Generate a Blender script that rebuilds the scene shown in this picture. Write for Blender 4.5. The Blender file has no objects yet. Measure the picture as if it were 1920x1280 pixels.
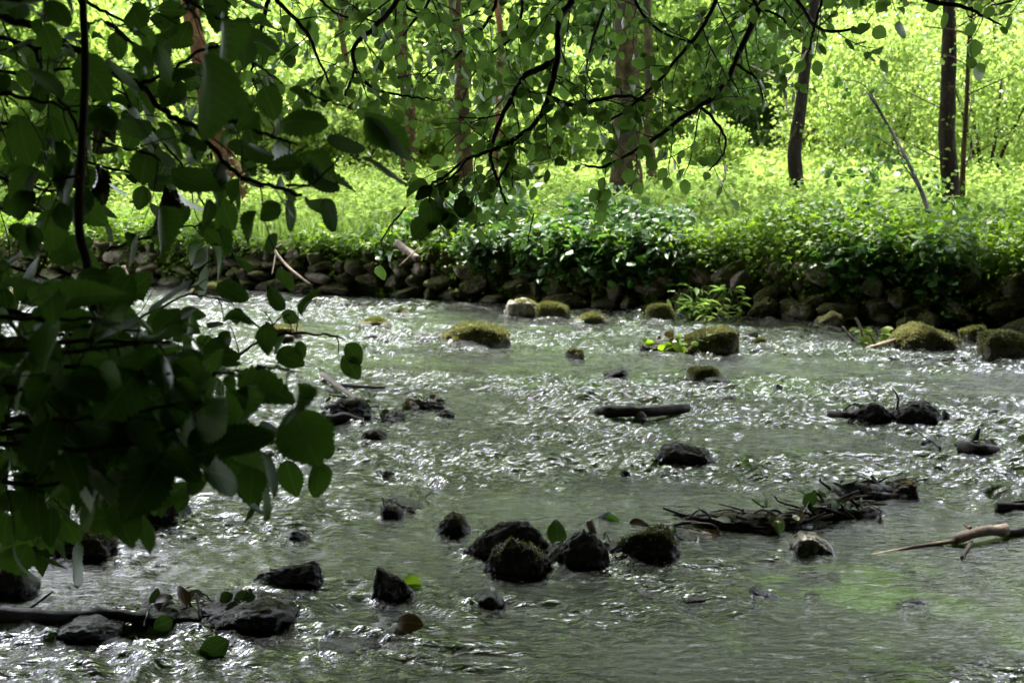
import bpy, math, random
import numpy as np
from mathutils import Vector
random.seed(7)
C = bpy.context.scene.collection
PI = math.pi
# ------------------------------------------------------------------ camera maths (real metres, +Y looks over the stream)
CAM = np.array([0.0, 0.0, 1.7]); F = 2400.0; TH = math.atan(340 / 2400)
FWD = np.array([0, math.cos(TH), -math.sin(TH)]); UPV = np.array([0, math.sin(TH), math.cos(TH)])
def ray(x, y): return np.array([(x - 960) / F, 0, 0]) + FWD + UPV * ((640 - y) / F)
def P(x, y, d): return CAM + ray(x, y) * d
def W(x, y, z=0.0):
    r = ray(x, y); return CAM + r * ((z - CAM[2]) / r[2])
# ------------------------------------------------------------------ numpy noise
def _h(ix, iy, iz, s):
    n = (ix.astype(np.int64) * 374761393 + iy.astype(np.int64) * 668265263 + iz.astype(np.int64) * 2147483647 + s * 1274126177) & 0xffffffff
    n = ((n ^ (n >> 13)) * 1274126177) & 0xffffffff
    n = ((n ^ (n >> 16)) * 2246822519) & 0xffffffff
    return ((n ^ (n >> 15)) & 0xffff) / 32767.5 - 1.0
def vn3(x, y, z, s=0):
    x, y, z = np.broadcast_arrays(np.asarray(x, float), np.asarray(y, float), np.asarray(z, float))
    ix, iy, iz = np.floor(x), np.floor(y), np.floor(z)
    fx, fy, fz = x - ix, y - iy, z - iz
    fx = fx * fx * (3 - 2 * fx); fy = fy * fy * (3 - 2 * fy); fz = fz * fz * (3 - 2 * fz)
    r = 0
    for a in (0, 1):
        for b in (0, 1):
            for c in (0, 1):
                w = (fx if a else 1 - fx) * (fy if b else 1 - fy) * (fz if c else 1 - fz)
                r = r + w * _h(ix + a, iy + b, iz + c, s)
    return r
def vn2(x, y, s=0):
    x = np.asarray(x, float); y = np.asarray(y, float)
    ix, iy = np.floor(x), np.floor(y); fx, fy = x - ix, y - iy
    fx = fx * fx * fx * (fx * (fx * 6 - 15) + 10); fy = fy * fy * fy * (fy * (fy * 6 - 15) + 10)
    z = np.zeros_like(ix)
    return ((1 - fx) * (1 - fy) * _h(ix, iy, z, s) + fx * (1 - fy) * _h(ix + 1, iy, z, s)
            + (1 - fx) * fy * _h(ix, iy + 1, z, s) + fx * fy * _h(ix + 1, iy + 1, z, s))
def fbm2(x, y, o=4, s=0):
    r = 0; a = 1.0
    for k in range(o):
        r = r + a * vn2(x * 2 ** k + 17.3 * k, y * 2 ** k - 9.1 * k, s + k); a *= .5
    return r
# ------------------------------------------------------------------ object helpers
def tag(o, label=None, cat=None, group=None, kind=None):
    if label: o['label'] = label
    if cat: o['category'] = cat
    if group: o['group'] = group
    if kind: o['kind'] = kind
    return o
def empty(name, loc, label, cat, group=None):
    o = bpy.data.objects.new(name, None); C.objects.link(o); o.location = loc
    o.empty_display_size = .1
    return tag(o, label, cat, group)
def mesh_obj(name, V, faces, mats, parent=None, smooth=True, uv=None, origin=None):
    """faces: list of (k x n int arrays), V: n x 3 world coordinates"""
    V = np.asarray(V, float).reshape(-1, 3)
    if origin is None and parent is not None: origin = np.array(parent_world(parent))
    if origin is None: origin = np.zeros(3)
    V = V - origin
    me = bpy.data.meshes.new(name)
    me.vertices.add(len(V)); me.vertices.foreach_set('co', V.astype(np.float32).ravel())
    fl = [np.asarray(f, np.int32) for f in faces if len(f)]
    tot = np.concatenate([np.full(len(f), f.shape[1], np.int32) for f in fl])
    idx = np.concatenate([f.ravel() for f in fl])
    me.loops.add(len(idx)); me.loops.foreach_set('vertex_index', idx)
    me.polygons.add(len(tot))
    st = np.concatenate([[0], np.cumsum(tot)[:-1]]).astype(np.int32)
    me.polygons.foreach_set('loop_start', st); me.polygons.foreach_set('loop_total', tot)
    me.polygons.foreach_set('use_smooth', np.full(len(tot), smooth, bool))
    if uv is not None:
        ul = me.uv_layers.new(name='UVMap'); ul.data.foreach_set('uv', np.asarray(uv, np.float32)[idx].ravel())
    me.update(calc_edges=True)
    me.materials.append(mats)
    o = bpy.data.objects.new(name, me); C.objects.link(o)
    if parent is not None: o.parent = parent
    else: o.location = origin
    return o
def parent_world(p):
    v = np.array(p.location)
    while p.parent is not None:
        p = p.parent; v = v + np.array(p.location)
    return v
class Geo:
    def __init__(s): s.V = []; s.F = {}; s.n = 0
    def add(s, V, *faces):
        V = np.asarray(V, float)
        for f in faces:
            f = np.asarray(f, np.int64)
            if len(f): s.F.setdefault(f.shape[1], []).append(f + s.n)
        s.V.append(V); s.n += len(V)
    def build(s, name, mat, parent=None, smooth=True, origin=None):
        return mesh_obj(name, np.concatenate(s.V), [np.concatenate(f) for f in s.F.values()], mat, parent, smooth, None, origin)
def catmull(pts, n):
    p = np.asarray(pts, float)
    if len(p) < 3:
        t = np.linspace(0, 1, n)[:, None]; return p[0] * (1 - t) + p[-1] * t
    q = np.vstack([2 * p[0] - p[1], p, 2 * p[-1] - p[-2]])
    out = []
    for t in np.linspace(0, len(p) - 1 - 1e-6, n):
        i = int(t); f = t - i; a, b, c, d = q[i], q[i + 1], q[i + 2], q[i + 3]
        out.append(.5 * ((2 * b) + (-a + c) * f + (2 * a - 5 * b + 4 * c - d) * f * f + (-a + 3 * b - 3 * c + d) * f ** 3))
    return np.array(out)
def tube(g, pts, r0, r1, seg=8, n=None, rough=0.0, seed=0, cap=True):
    pts = np.asarray(pts, float)
    n = n or max(4, len(pts) * 4); p = catmull(pts, n)
    T = np.gradient(p, axis=0); T /= np.linalg.norm(T, axis=1)[:, None] + 1e-9
    a = np.array([0, 0, 1.0]) if abs(T[0][2]) < .8 else np.array([1.0, 0, 0])
    V = []; t = np.linspace(0, 1, n); R = (r0 * (1 - t) + r1 * t) if np.isscalar(r0) else np.interp(t, np.linspace(0, 1, len(r0)), r0)
    an = np.linspace(0, 2 * PI, seg, endpoint=False)
    for i in range(n):
        u = a - T[i] * a.dot(T[i]); u /= np.linalg.norm(u) + 1e-9; a = u; v = np.cross(T[i], u)
        ring = p[i] + R[i] * (np.cos(an)[:, None] * u + np.sin(an)[:, None] * v)
        V.append(ring)
    V = np.concatenate(V)
    if rough:
        c = np.repeat(p, seg, 0); d = V - c; L = R.mean()
        k = 1 + rough * (vn3(V[:, 0] / L * .9, V[:, 1] / L * .9, V[:, 2] / L * .45, seed) + .5 * vn3(V[:, 0] / L * 2.4, V[:, 1] / L * 2.4, V[:, 2] / L * .9, seed + 1))
        V = c + d * k[:, None]
    i, j = np.meshgrid(np.arange(n - 1), np.arange(seg), indexing='ij'); i = i.ravel(); j = j.ravel(); j2 = (j + 1) % seg
    Q = np.stack([i * seg + j, i * seg + j2, (i + 1) * seg + j2, (i + 1) * seg + j], 1)
    if cap:
        V = np.vstack([V, p[0][None], p[-1][None]]); b = n * seg; k = np.arange(seg); k2 = (k + 1) % seg
        g.add(V, Q, np.concatenate([np.stack([np.full(seg, b), k2, k], 1), np.stack([np.full(seg, b + 1), (n - 1) * seg + k, (n - 1) * seg + k2], 1)]))
    else: g.add(V, Q)
    return p
# ------------------------------------------------------------------ materials
def mat(name):
    m = bpy.data.materials.new(name); m.use_nodes = True; nt = m.node_tree; nt.nodes.clear()
    out = nt.nodes.new('ShaderNodeOutputMaterial'); return m, nt, out
def N(nt, t, **k):
    n = nt.nodes.new('ShaderNode' + t)
    for a, b in k.items():
        if a in n.inputs and not hasattr(n, a): n.inputs[a].default_value = b
        else: setattr(n, a, b)
    return n
def ramp(nt, fac, stops):
    r = nt.nodes.new('ShaderNodeValToRGB'); e = r.color_ramp.elements
    while len(e) < len(stops): e.new(.5)
    for q, (p, c) in zip(e, stops): q.position = p; q.color = (*c, 1)
    nt.links.new(fac, r.inputs[0]); return r.outputs[0]
def mixc(nt, f, a, b, t='MIX'):
    m = nt.nodes.new('ShaderNodeMix'); m.data_type = 'RGBA'; m.blend_type = t
    for i, v in ((0, f), (6, a), (7, b)):
        if hasattr(v, 'is_linked'): nt.links.new(v, m.inputs[i])
        elif i == 0: m.inputs[0].default_value = v
        else: m.inputs[i].default_value = (*v, 1)
    return m.outputs[2]
def mth(nt, op, a, b=None, c=None, clamp=False):
    m = nt.nodes.new('ShaderNodeMath'); m.operation = op; m.use_clamp = clamp
    for i, v in enumerate((a, b, c)):
        if v is None: continue
        if hasattr(v, 'is_linked'): nt.links.new(v, m.inputs[i])
        else: m.inputs[i].default_value = v
    return m.outputs[0]
def leaf_mat(name, c1, c2, trans, tmix=.5, gloss=.35, veins=False, spec=.5):
    m, nt, out = mat(name); L = nt.links.new
    geo = N(nt, 'NewGeometry'); rnd = geo.outputs['Random Per Island']
    tc = N(nt, 'TexCoord')
    n1 = N(nt, 'TexNoise'); n1.inputs['Scale'].default_value = .9; n1.inputs['Detail'].default_value = 2; L(geo.outputs['Position'], n1.inputs['Vector'])
    f = mth(nt, 'ADD', mth(nt, 'MULTIPLY', rnd, .65), mth(nt, 'MULTIPLY_ADD', n1.outputs['Fac'], 1.4, -.5), clamp=True)
    col = mixc(nt, f, c1, c2)
    tcol = mixc(nt, f, tuple(x * .72 for x in trans), trans)
    bump = None
    if veins:
        uv = N(nt, 'SeparateXYZ'); L(tc.outputs['UV'], uv.inputs[0])
        u, v = uv.outputs[0], uv.outputs[1]
        av = mth(nt, 'ABSOLUTE', v)
        mid = mth(nt, 'SUBTRACT', 1, mth(nt, 'MULTIPLY', av, 22), clamp=True)
        ph = mth(nt, 'FRACT', mth(nt, 'MULTIPLY', mth(nt, 'SUBTRACT', u, mth(nt, 'MULTIPLY', av, .62)), 8.0))
        sv = mth(nt, 'SUBTRACT', 1, mth(nt, 'MULTIPLY', mth(nt, 'ABSOLUTE', mth(nt, 'SUBTRACT', ph, .5)), 7), clamp=True)
        ve = mth(nt, 'MAXIMUM', mid, mth(nt, 'MULTIPLY', sv, .55))
        col = mixc(nt, mth(nt, 'MULTIPLY', ve, .5), col, (.16, .24, .08))
        tcol = mixc(nt, mth(nt, 'MULTIPLY', ve, .55), tcol, (.05, .09, .02))
        pl = N(nt, 'TexNoise'); pl.inputs['Scale'].default_value = 240; L(geo.outputs['Position'], pl.inputs['Vector'])
        bump = N(nt, 'Bump'); bump.inputs['Strength'].default_value = .3; bump.inputs['Distance'].default_value = .001
        L(mth(nt, 'ADD', mth(nt, 'MULTIPLY', mth(nt, 'ABSOLUTE', mth(nt, 'SUBTRACT', ph, .5)), 1.5), mth(nt, 'MULTIPLY', pl.outputs['Fac'], .4)), bump.inputs['Height'])
    d = N(nt, 'BsdfDiffuse'); t = N(nt, 'BsdfTranslucent'); g = N(nt, 'BsdfGlossy'); g.inputs['Roughness'].default_value = gloss
    g.inputs['Color'].default_value = (1, 1, 1, 1)
    L(col, d.inputs[0]); L(tcol, t.inputs[0])
    mx = N(nt, 'MixShader'); mx.inputs[0].default_value = tmix; L(d.outputs[0], mx.inputs[1]); L(t.outputs[0], mx.inputs[2])
    fr = N(nt, 'Fresnel'); fr.inputs['IOR'].default_value = 1.4
    fm = mth(nt, 'MULTIPLY', fr.outputs[0], spec)
    m2 = N(nt, 'MixShader'); L(fm, m2.inputs[0]); L(mx.outputs[0], m2.inputs[1]); L(g.outputs[0], m2.inputs[2])
    if bump is not None:
        for q in (d, g, fr): L(bump.outputs[0], q.inputs['Normal'])
    L(m2.outputs[0], out.inputs[0]); return m
def solid_mat(name, stops, scale, rough=.8, bump=.5, bscale=None, moss=None, mossamt=.5, wet=False, stretch=None, dist=.02, spots=None):
    m, nt, out = mat(name); L = nt.links.new
    geo = N(nt, 'NewGeometry'); tc = N(nt, 'TexCoord')
    vec = geo.outputs['Position']
    if stretch:
        mp = N(nt, 'Mapping'); mp.inputs['Scale'].default_value = stretch; L(vec, mp.inputs[0]); vec = mp.outputs[0]
    n = N(nt, 'TexNoise'); n.inputs['Scale'].default_value = scale; n.inputs['Detail'].default_value = 8; n.inputs['Roughness'].default_value = .65; L(vec, n.inputs['Vector'])
    col = ramp(nt, n.outputs['Fac'], stops)
    oi = N(nt, 'ObjectInfo')
    col = mixc(nt, 1.0, col, mixc(nt, oi.outputs['Random'], (.72, .70, .68), (1.12, 1.08, 1.0)), 'MULTIPLY')
    if spots:
        vo = N(nt, 'TexNoise'); vo.inputs['Scale'].default_value = spots[0]; vo.inputs['Detail'].default_value = 3; L(geo.outputs['Position'], vo.inputs['Vector'])
        col = mixc(nt, mth(nt, 'MULTIPLY', mth(nt, 'SUBTRACT', vo.outputs['Fac'], spots[2]), 9, clamp=True), col, spots[1])
    n2 = N(nt, 'TexNoise'); n2.inputs['Scale'].default_value = bscale or scale * 3; n2.inputs['Detail'].default_value = 9; n2.inputs['Roughness'].default_value = .7; L(vec, n2.inputs['Vector'])
    h = n2.outputs['Fac']
    rgh = rough
    if moss:
        sp = N(nt, 'SeparateXYZ'); L(geo.outputs['Normal'], sp.inputs[0])
        nm = N(nt, 'TexNoise'); nm.inputs['Scale'].default_value = 9; nm.inputs['Detail'].default_value = 6; L(geo.outputs['Position'], nm.inputs['Vector'])
        k = mth(nt, 'ADD', mth(nt, 'MULTIPLY', sp.outputs[2], .45), mth(nt, 'MULTIPLY_ADD', nm.outputs['Fac'], 2.2, -1.1))
        k = mth(nt, 'MULTIPLY', mth(nt, 'ADD', k, mossamt - .35), 4.0, clamp=True)
        nf = N(nt, 'TexNoise'); nf.inputs['Scale'].default_value = 60; nf.inputs['Detail'].default_value = 4; L(geo.outputs['Position'], nf.inputs['Vector'])
        mc = ramp(nt, nf.outputs['Fac'], [(.3, tuple(x * .45 for x in moss)), (.7, moss)])
        nl = N(nt, 'TexNoise'); nl.inputs['Scale'].default_value = 5; L(geo.outputs['Position'], nl.inputs['Vector'])
        mc = mixc(nt, mth(nt, 'MULTIPLY_ADD', nl.outputs['Fac'], 2.5, -.9, clamp=True), mc, mixc(nt, .5, mc, (.10, .07, .02)))
        col = mixc(nt, k, col, mc)
        h = mth(nt, 'ADD', h, mth(nt, 'MULTIPLY', k, mth(nt, 'MULTIPLY', nf.outputs['Fac'], 1.4)))
        rgh = mth(nt, 'MULTIPLY_ADD', k, .95 - rough, rough)
    if wet:
        ps = N(nt, 'SeparateXYZ'); L(geo.outputs['Position'], ps.inputs[0])
        nw = N(nt, 'TexNoise'); nw.inputs['Scale'].default_value = 14; L(geo.outputs['Position'], nw.inputs['Vector'])
        wv = mth(nt, 'SUBTRACT', mth(nt, 'MULTIPLY_ADD', nw.outputs['Fac'], .06, .015), ps.outputs[2])
        wv = mth(nt, 'MULTIPLY', wv, 60, clamp=True)
        col = mixc(nt, mth(nt, 'MULTIPLY', wv, .6), col, mixc(nt, 1.0, col, (.25, .22, .2), 'MULTIPLY'))
        rgh = mth(nt, 'MULTIPLY_ADD', wv, -.45, rgh, clamp=True)
    b = N(nt, 'Bump'); b.inputs['Strength'].default_value = bump; b.inputs['Distance'].default_value = dist; L(h, b.inputs['Height'])
    p = N(nt, 'BsdfPrincipled'); L(col, p.inputs['Base Color']); L(b.outputs[0], p.inputs['Normal'])
    if hasattr(rgh, 'is_linked'): L(rgh, p.inputs['Roughness'])
    else: p.inputs['Roughness'].default_value = rgh
    p.inputs['Specular IOR Level'].default_value = .08 if 'bark' in name else .2 if ('drift' in name or 'dark_wet' in name) else .35
    L(p.outputs[0], out.inputs[0]); return m
M = {}
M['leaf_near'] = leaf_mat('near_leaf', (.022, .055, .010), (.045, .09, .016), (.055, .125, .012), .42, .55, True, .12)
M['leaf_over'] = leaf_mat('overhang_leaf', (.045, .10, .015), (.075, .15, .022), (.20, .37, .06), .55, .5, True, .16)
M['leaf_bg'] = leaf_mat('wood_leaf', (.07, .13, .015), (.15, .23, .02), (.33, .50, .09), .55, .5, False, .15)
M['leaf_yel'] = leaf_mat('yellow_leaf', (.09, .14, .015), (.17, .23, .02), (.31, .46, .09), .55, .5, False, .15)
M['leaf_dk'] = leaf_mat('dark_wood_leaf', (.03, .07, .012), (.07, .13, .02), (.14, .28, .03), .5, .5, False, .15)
M['leaf_bank'] = leaf_mat('bank_leaf', (.045, .11, .015), (.13, .21, .02), (.24, .42, .02), .5, .45, False, .22)
M['leaf_blue'] = leaf_mat('broad_leaf', (.05, .11, .035), (.08, .16, .05), (.12, .28, .03), .42, .4, False, .35)
M['grass'] = leaf_mat('grass', (.10, .17, .015), (.24, .30, .025), (.30, .46, .09), .55, .5, False, .15)
M['deadleaf'] = leaf_mat('dead_leaf', (.05, .025, .010), (.09, .055, .02), (.05, .025, .006), .3, .35, True, .5)
M['wetleaf'] = leaf_mat('wet_leaf', (.018, .045, .010), (.035, .07, .015), (.04, .09, .012), .35, .3, True, .5)
M['darkleaf'] = leaf_mat('withered_leaf', (.012, .012, .006), (.02, .018, .01), (.02, .015, .005), .3, .5, True, .5)
M['rock'] = solid_mat('dark_wet_rock', [(.3, (.008, .007, .006)), (.55, (.022, .019, .015)), (.75, (.055, .050, .040))], 9, .5, 1.0, 22, (.04, .05, .01), .02, True, dist=.018)
M['rock_wet'] = solid_mat('wet_olive_rock', [(.3, (.03, .027, .018)), (.55, (.05, .045, .026)), (.75, (.09, .08, .05))], 7, .35, .5, 22, (.04, .05, .01), .02, True, dist=.012)
M['rock_moss'] = solid_mat('mossy_rock', [(.3, (.05, .04, .03)), (.7, (.12, .10, .075))], 8, .7, .9, 30, (.10, .105, .012), .62, True, dist=.02)
M['rock_pale'] = solid_mat('pale_rock', [(.25, (.10, .085, .07)), (.5, (.26, .23, .21)), (.75, (.42, .39, .36))], 10, .6, .8, 30, (.10, .11, .015), .12, True, dist=.015)
M['wall'] = solid_mat('wall_stone', [(.3, (.025, .02, .016)), (.52, (.08, .066, .052)), (.75, (.18, .155, .125))], 7, .8, 1.0, 24, (.075, .085, .012), .60, True, dist=.03)
M['wall_pale'] = solid_mat('pale_wall_stone', [(.25, (.08, .06, .045)), (.5, (.20, .165, .135)), (.75, (.32, .28, .24))], 7, .8, 1.0, 24, (.10, .11, .015), .16, True, dist=.03)
M['moss'] = leaf_mat('moss_fibre', (.05, .06, .008), (.14, .14, .012), (.12, .14, .01), .35, .6, False, .2)
M['bark'] = solid_mat('brown_bark', [(.3, (.012, .008, .003)), (.55, (.038, .028, .009)), (.8, (.09, .070, .028))], 4, .9, 1.0, 9, (.09, .10, .02), .1, False, (3, 3, .8), .04)
M['bark_pale'] = solid_mat('pale_spotted_bark', [(.3, (.009, .008, .003)), (.5, (.032, .026, .010)), (.75, (.095, .082, .035))], 5, .9, .9, 14, (.08, .09, .03), .1, False, (1.5, 1.5, 1), .03, spots=(2.4, (.02, .018, .012), .50))
M['bark_red'] = solid_mat('reddish_bark', [(.3, (.03, .015, .008)), (.6, (.10, .052, .025)), (.8, (.16, .10, .055))], 4, .9, 1.0, 9, (.09, .10, .02), .05, False, (3, 3, .8), .03)
M['bark_dark'] = solid_mat('dark_bark', [(.3, (.008, .006, .005)), (.6, (.02, .016, .012)), (.8, (.045, .037, .03))], 5, .9, 1.0, 14, (.05, .06, .012), .12, False, (2.5, 2.5, .7), .03)
M['twig'] = solid_mat('twig_bark', [(.3, (.016, .011, .008)), (.7, (.05, .036, .028))], 40, .7, .5, 90, dist=.003)
M['stick'] = solid_mat('driftwood', [(.3, (.009, .006, .005)), (.55, (.028, .020, .014)), (.8, (.07, .055, .04))], 16, .55, .8, 60, dist=.008)
M['stick_pale'] = solid_mat('pale_driftwood', [(.3, (.10, .075, .055)), (.7, (.26, .21, .17))], 16, .6, .7, 60, dist=.006)
M['soil'] = solid_mat('soil', [(.3, (.03, .035, .012)), (.6, (.06, .075, .02)), (.8, (.10, .11, .03))], 2, .95, .8, 12)
M['bed'] = solid_mat('bed', [(.30, (.015, .014, .006)), (.48, (.06, .085, .010)), (.62, (.11, .18, .012)), (.8, (.08, .10, .02))], 1.6, .8, .8, 18, stretch=(1, 1.7, 1))  # algae green, raised to stand in for foliage reflected in calm pools
def water_mat():
    m, nt, out = mat('stream_water'); L = nt.links.new
    geo = N(nt, 'NewGeometry')
    mp = N(nt, 'Mapping'); mp.inputs['Rotation'].default_value = (0, 0, math.radians(28)); mp.inputs['Scale'].default_value = (1, 2.4, 1)
    L(geo.outputs['Position'], mp.inputs[0])
    n1 = N(nt, 'TexNoise'); n1.inputs['Scale'].default_value = 11; n1.inputs['Detail'].default_value = 4; n1.inputs['Roughness'].default_value = .6; n1.inputs['Distortion'].default_value = .6
    L(mp.outputs[0], n1.inputs['Vector'])
    b = N(nt, 'Bump'); b.inputs['Strength'].default_value = 1.0; b.inputs['Distance'].default_value = .034; an = N(nt, 'Attribute', attribute_name='chop'); L(mth(nt, 'MULTIPLY_ADD', an.outputs['Fac'], .90, .30, clamp=True), b.inputs['Strength']); L(n1.outputs['Fac'], b.inputs['Height'])
    fr = N(nt, 'Fresnel'); fr.inputs['IOR'].default_value = 1.34; L(b.outputs[0], fr.inputs['Normal'])
    g = N(nt, 'BsdfGlossy'); g.inputs['Roughness'].default_value = .03; g.inputs['Color'].default_value = (1, 1, 1, 1); L(b.outputs[0], g.inputs['Normal'])
    t = N(nt, 'BsdfTransparent'); t.inputs['Color'].default_value = (.34, .46, .10, 1)  # murky tint, its green also standing in for the reflected foliage
    mx = N(nt, 'MixShader'); L(fr.outputs[0], mx.inputs[0]); L(t.outputs[0], mx.inputs[1]); L(g.outputs[0], mx.inputs[2])
    L(mx.outputs[0], out.inputs[0]); return m
M['water'] = water_mat()
# ------------------------------------------------------------------ the bank line
A0 = W(300, 530); A1 = W(1920, 615)
U = (A1 - A0) / np.linalg.norm(A1 - A0); NB = np.array([-U[1], U[0], 0])   # NB points away from the camera
if NB[1] < 0: NB = -NB
def line(s, b=0, z=0): return A0 + U * s + NB * b + np.array([0, 0, z])
def back(x, y): return (x - A0[0]) * NB[0] + (y - A0[1]) * NB[1]
def along(x, y): return (x - A0[0]) * U[0] + (y - A0[1]) * U[1]
def gz(x, y):
    x = np.asarray(x, float); y = np.asarray(y, float); b = back(x, y)
    far = .52 + .05 * np.clip(b, 0, 6) / 6 + .055 * np.clip(b - 7, 0, 40) + .10 * np.clip(b - 45, 0, 60) + .05 * vn2(x * .35, y * .35, 5) + .5 * np.clip((b - 20) / 30, 0, 1) * vn2(x * .06, y * .06, 9)
    near = .22 + .1 * vn2(x * .6, y * .6, 3) + .12 * np.clip(-y, 0, 30)
    k = np.clip((b + .02) / .22, 0, 1); k2 = np.clip((2.7 + .3 * vn2(x * .8, 0 * x, 4) - y) / .7, 0, 1)
    return -.45 + (far + .45) * k + (near + .45) * k2 * k2 * (3 - 2 * k2) * (b < 0)
def grid(xs, ys, zf):
    X, Y = np.meshgrid(xs, ys); Z = zf(X, Y); nx, ny = len(xs), len(ys)
    i, j = np.meshgrid(np.arange(ny - 1), np.arange(nx - 1), indexing='ij'); i = i.ravel(); j = j.ravel()
    return np.stack([X.ravel(), Y.ravel(), Z.ravel()], 1), np.stack([i * nx + j, i * nx + j + 1, (i + 1) * nx + j + 1, (i + 1) * nx + j], 1)
def spaced(lo, hi, n, c, w):   # denser round c
    t = np.linspace(np.arcsinh((lo - c) / w), np.arcsinh((hi - c) / w), n); return c + w * np.sinh(t)
V, Q = grid(spaced(-150, 150, 420, 0, 8), spaced(-60, 260, 620, 14, 6), gz)
tag(mesh_obj('ground', V, [Q], M['soil']), kind='structure')
def bedz(x, y): return -.16 + .05 * fbm2(x * 1.1, y * 1.1, 4, 21) + .02 * fbm2(x * 6, y * 6, 2, 31)
V, Q = grid(np.linspace(-22, 20, 300), np.linspace(1.8, 24, 260), bedz)
cb = back(V[:, 0], V[:, 1]); keep = (cb[Q] < .15).all(1)
tag(mesh_obj('stream_bed', V, [Q[keep]], M['bed']), kind='structure')
# ------------------------------------------------------------------ rocks
def ico(sub):
    import bmesh
    bm = bmesh.new(); bmesh.ops.create_icosphere(bm, subdivisions=sub, radius=1)
    V = np.array([v.co[:] for v in bm.verts]); Fc = np.array([[v.index for v in f.verts] for f in bm.faces]); bm.free(); return V, Fc
ICO = {k: ico(k) for k in (3, 4, 5)}
def rock_shape(seed, sub=4, outline=None, planes=9, soft=14, rough=.05, flat=None):
    """unit-ish rock. outline: upper silhouette [(x,z)] with x in -1..1 and z 0..1 (z=0 is the water)."""
    rg = np.random.default_rng(seed); D, Fc = ICO[sub]
    nr = rg.normal(size=(planes, 3)); nr /= np.linalg.norm(nr, axis=1)[:, None]; nr[:, 2] *= .8
    dd = rg.uniform(.72, 1.0, planes)
    if outline is not None:
        o = [(-outline[0][0] * 0 + outline[0][0], -.8)] + list(outline) + [(outline[-1][0], -.8)]
        o = np.array(o, float); cz = .0
        pl = []
        for i in range(len(o) - 1):
            a, b = o[i], o[i + 1]; t = b - a; n = np.array([-t[1], t[0]]); ln = np.linalg.norm(n)
            if ln < 1e-6: continue
            n = n / ln; d = n.dot(a - np.array([0, cz]))
            if d < 0: continue
            pl.append(((n[0], 0, n[1]), max(d, .05)))
            for s in (-1, 1):
                tl = rg.uniform(.35, .8); v = np.array([n[0], s * tl, n[1]]); q = np.linalg.norm(v)
                pl.append((tuple(v / q), max(d, .05) * rg.uniform(1.02, 1.2) / q * (1 + .35 * tl)))
        pl += [((0, -1, .15), .95), ((0, 1, .1), .95), ((0, 0, -1), .8)]
        nr = np.array([p[0] for p in pl]); dd = np.array([p[1] for p in pl])
    dot = D @ nr.T
    r = np.where(dot > .02, dd / np.maximum(dot, .02), 50)
    r = -np.log(np.sum(np.exp(-soft * np.minimum(r, 6)), 1)) / soft
    r = np.minimum(r, 1.45)
    o3 = seed * 3.7
    r = r * (1 + rough * 1.3 * vn3(D[:, 0] * 2 + o3, D[:, 1] * 2, D[:, 2] * 2, seed) + rough * vn3(D[:, 0] * 5 + o3, D[:, 1] * 5, D[:, 2] * 5, seed + 1)
             + rough * .5 * vn3(D[:, 0] * 11 + o3, D[:, 1] * 11, D[:, 2] * 11, seed + 2) + rough * .3 * vn3(D[:, 0] * 24, D[:, 1] * 24 + o3, D[:, 2] * 24, seed + 3))
    if soft > 25:
        q = D * r[:, None]
        r = r * (1 - .10 * np.abs(vn3(q[:, 0] * 2.6 + o3, q[:, 1] * 2.6, q[:, 2] * 3.4, seed + 9)) - .06 * np.abs(vn3(q[:, 0] * 6 + o3, q[:, 1] * 6, q[:, 2] * 9, seed + 10)) - .03 * np.abs(vn3(q[:, 0] * 14, q[:, 1] * 14 + o3, q[:, 2] * 18, seed + 12)))
    return D * r[:, None], Fc
STONES = []      # (x, y, radius) for the water
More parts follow.
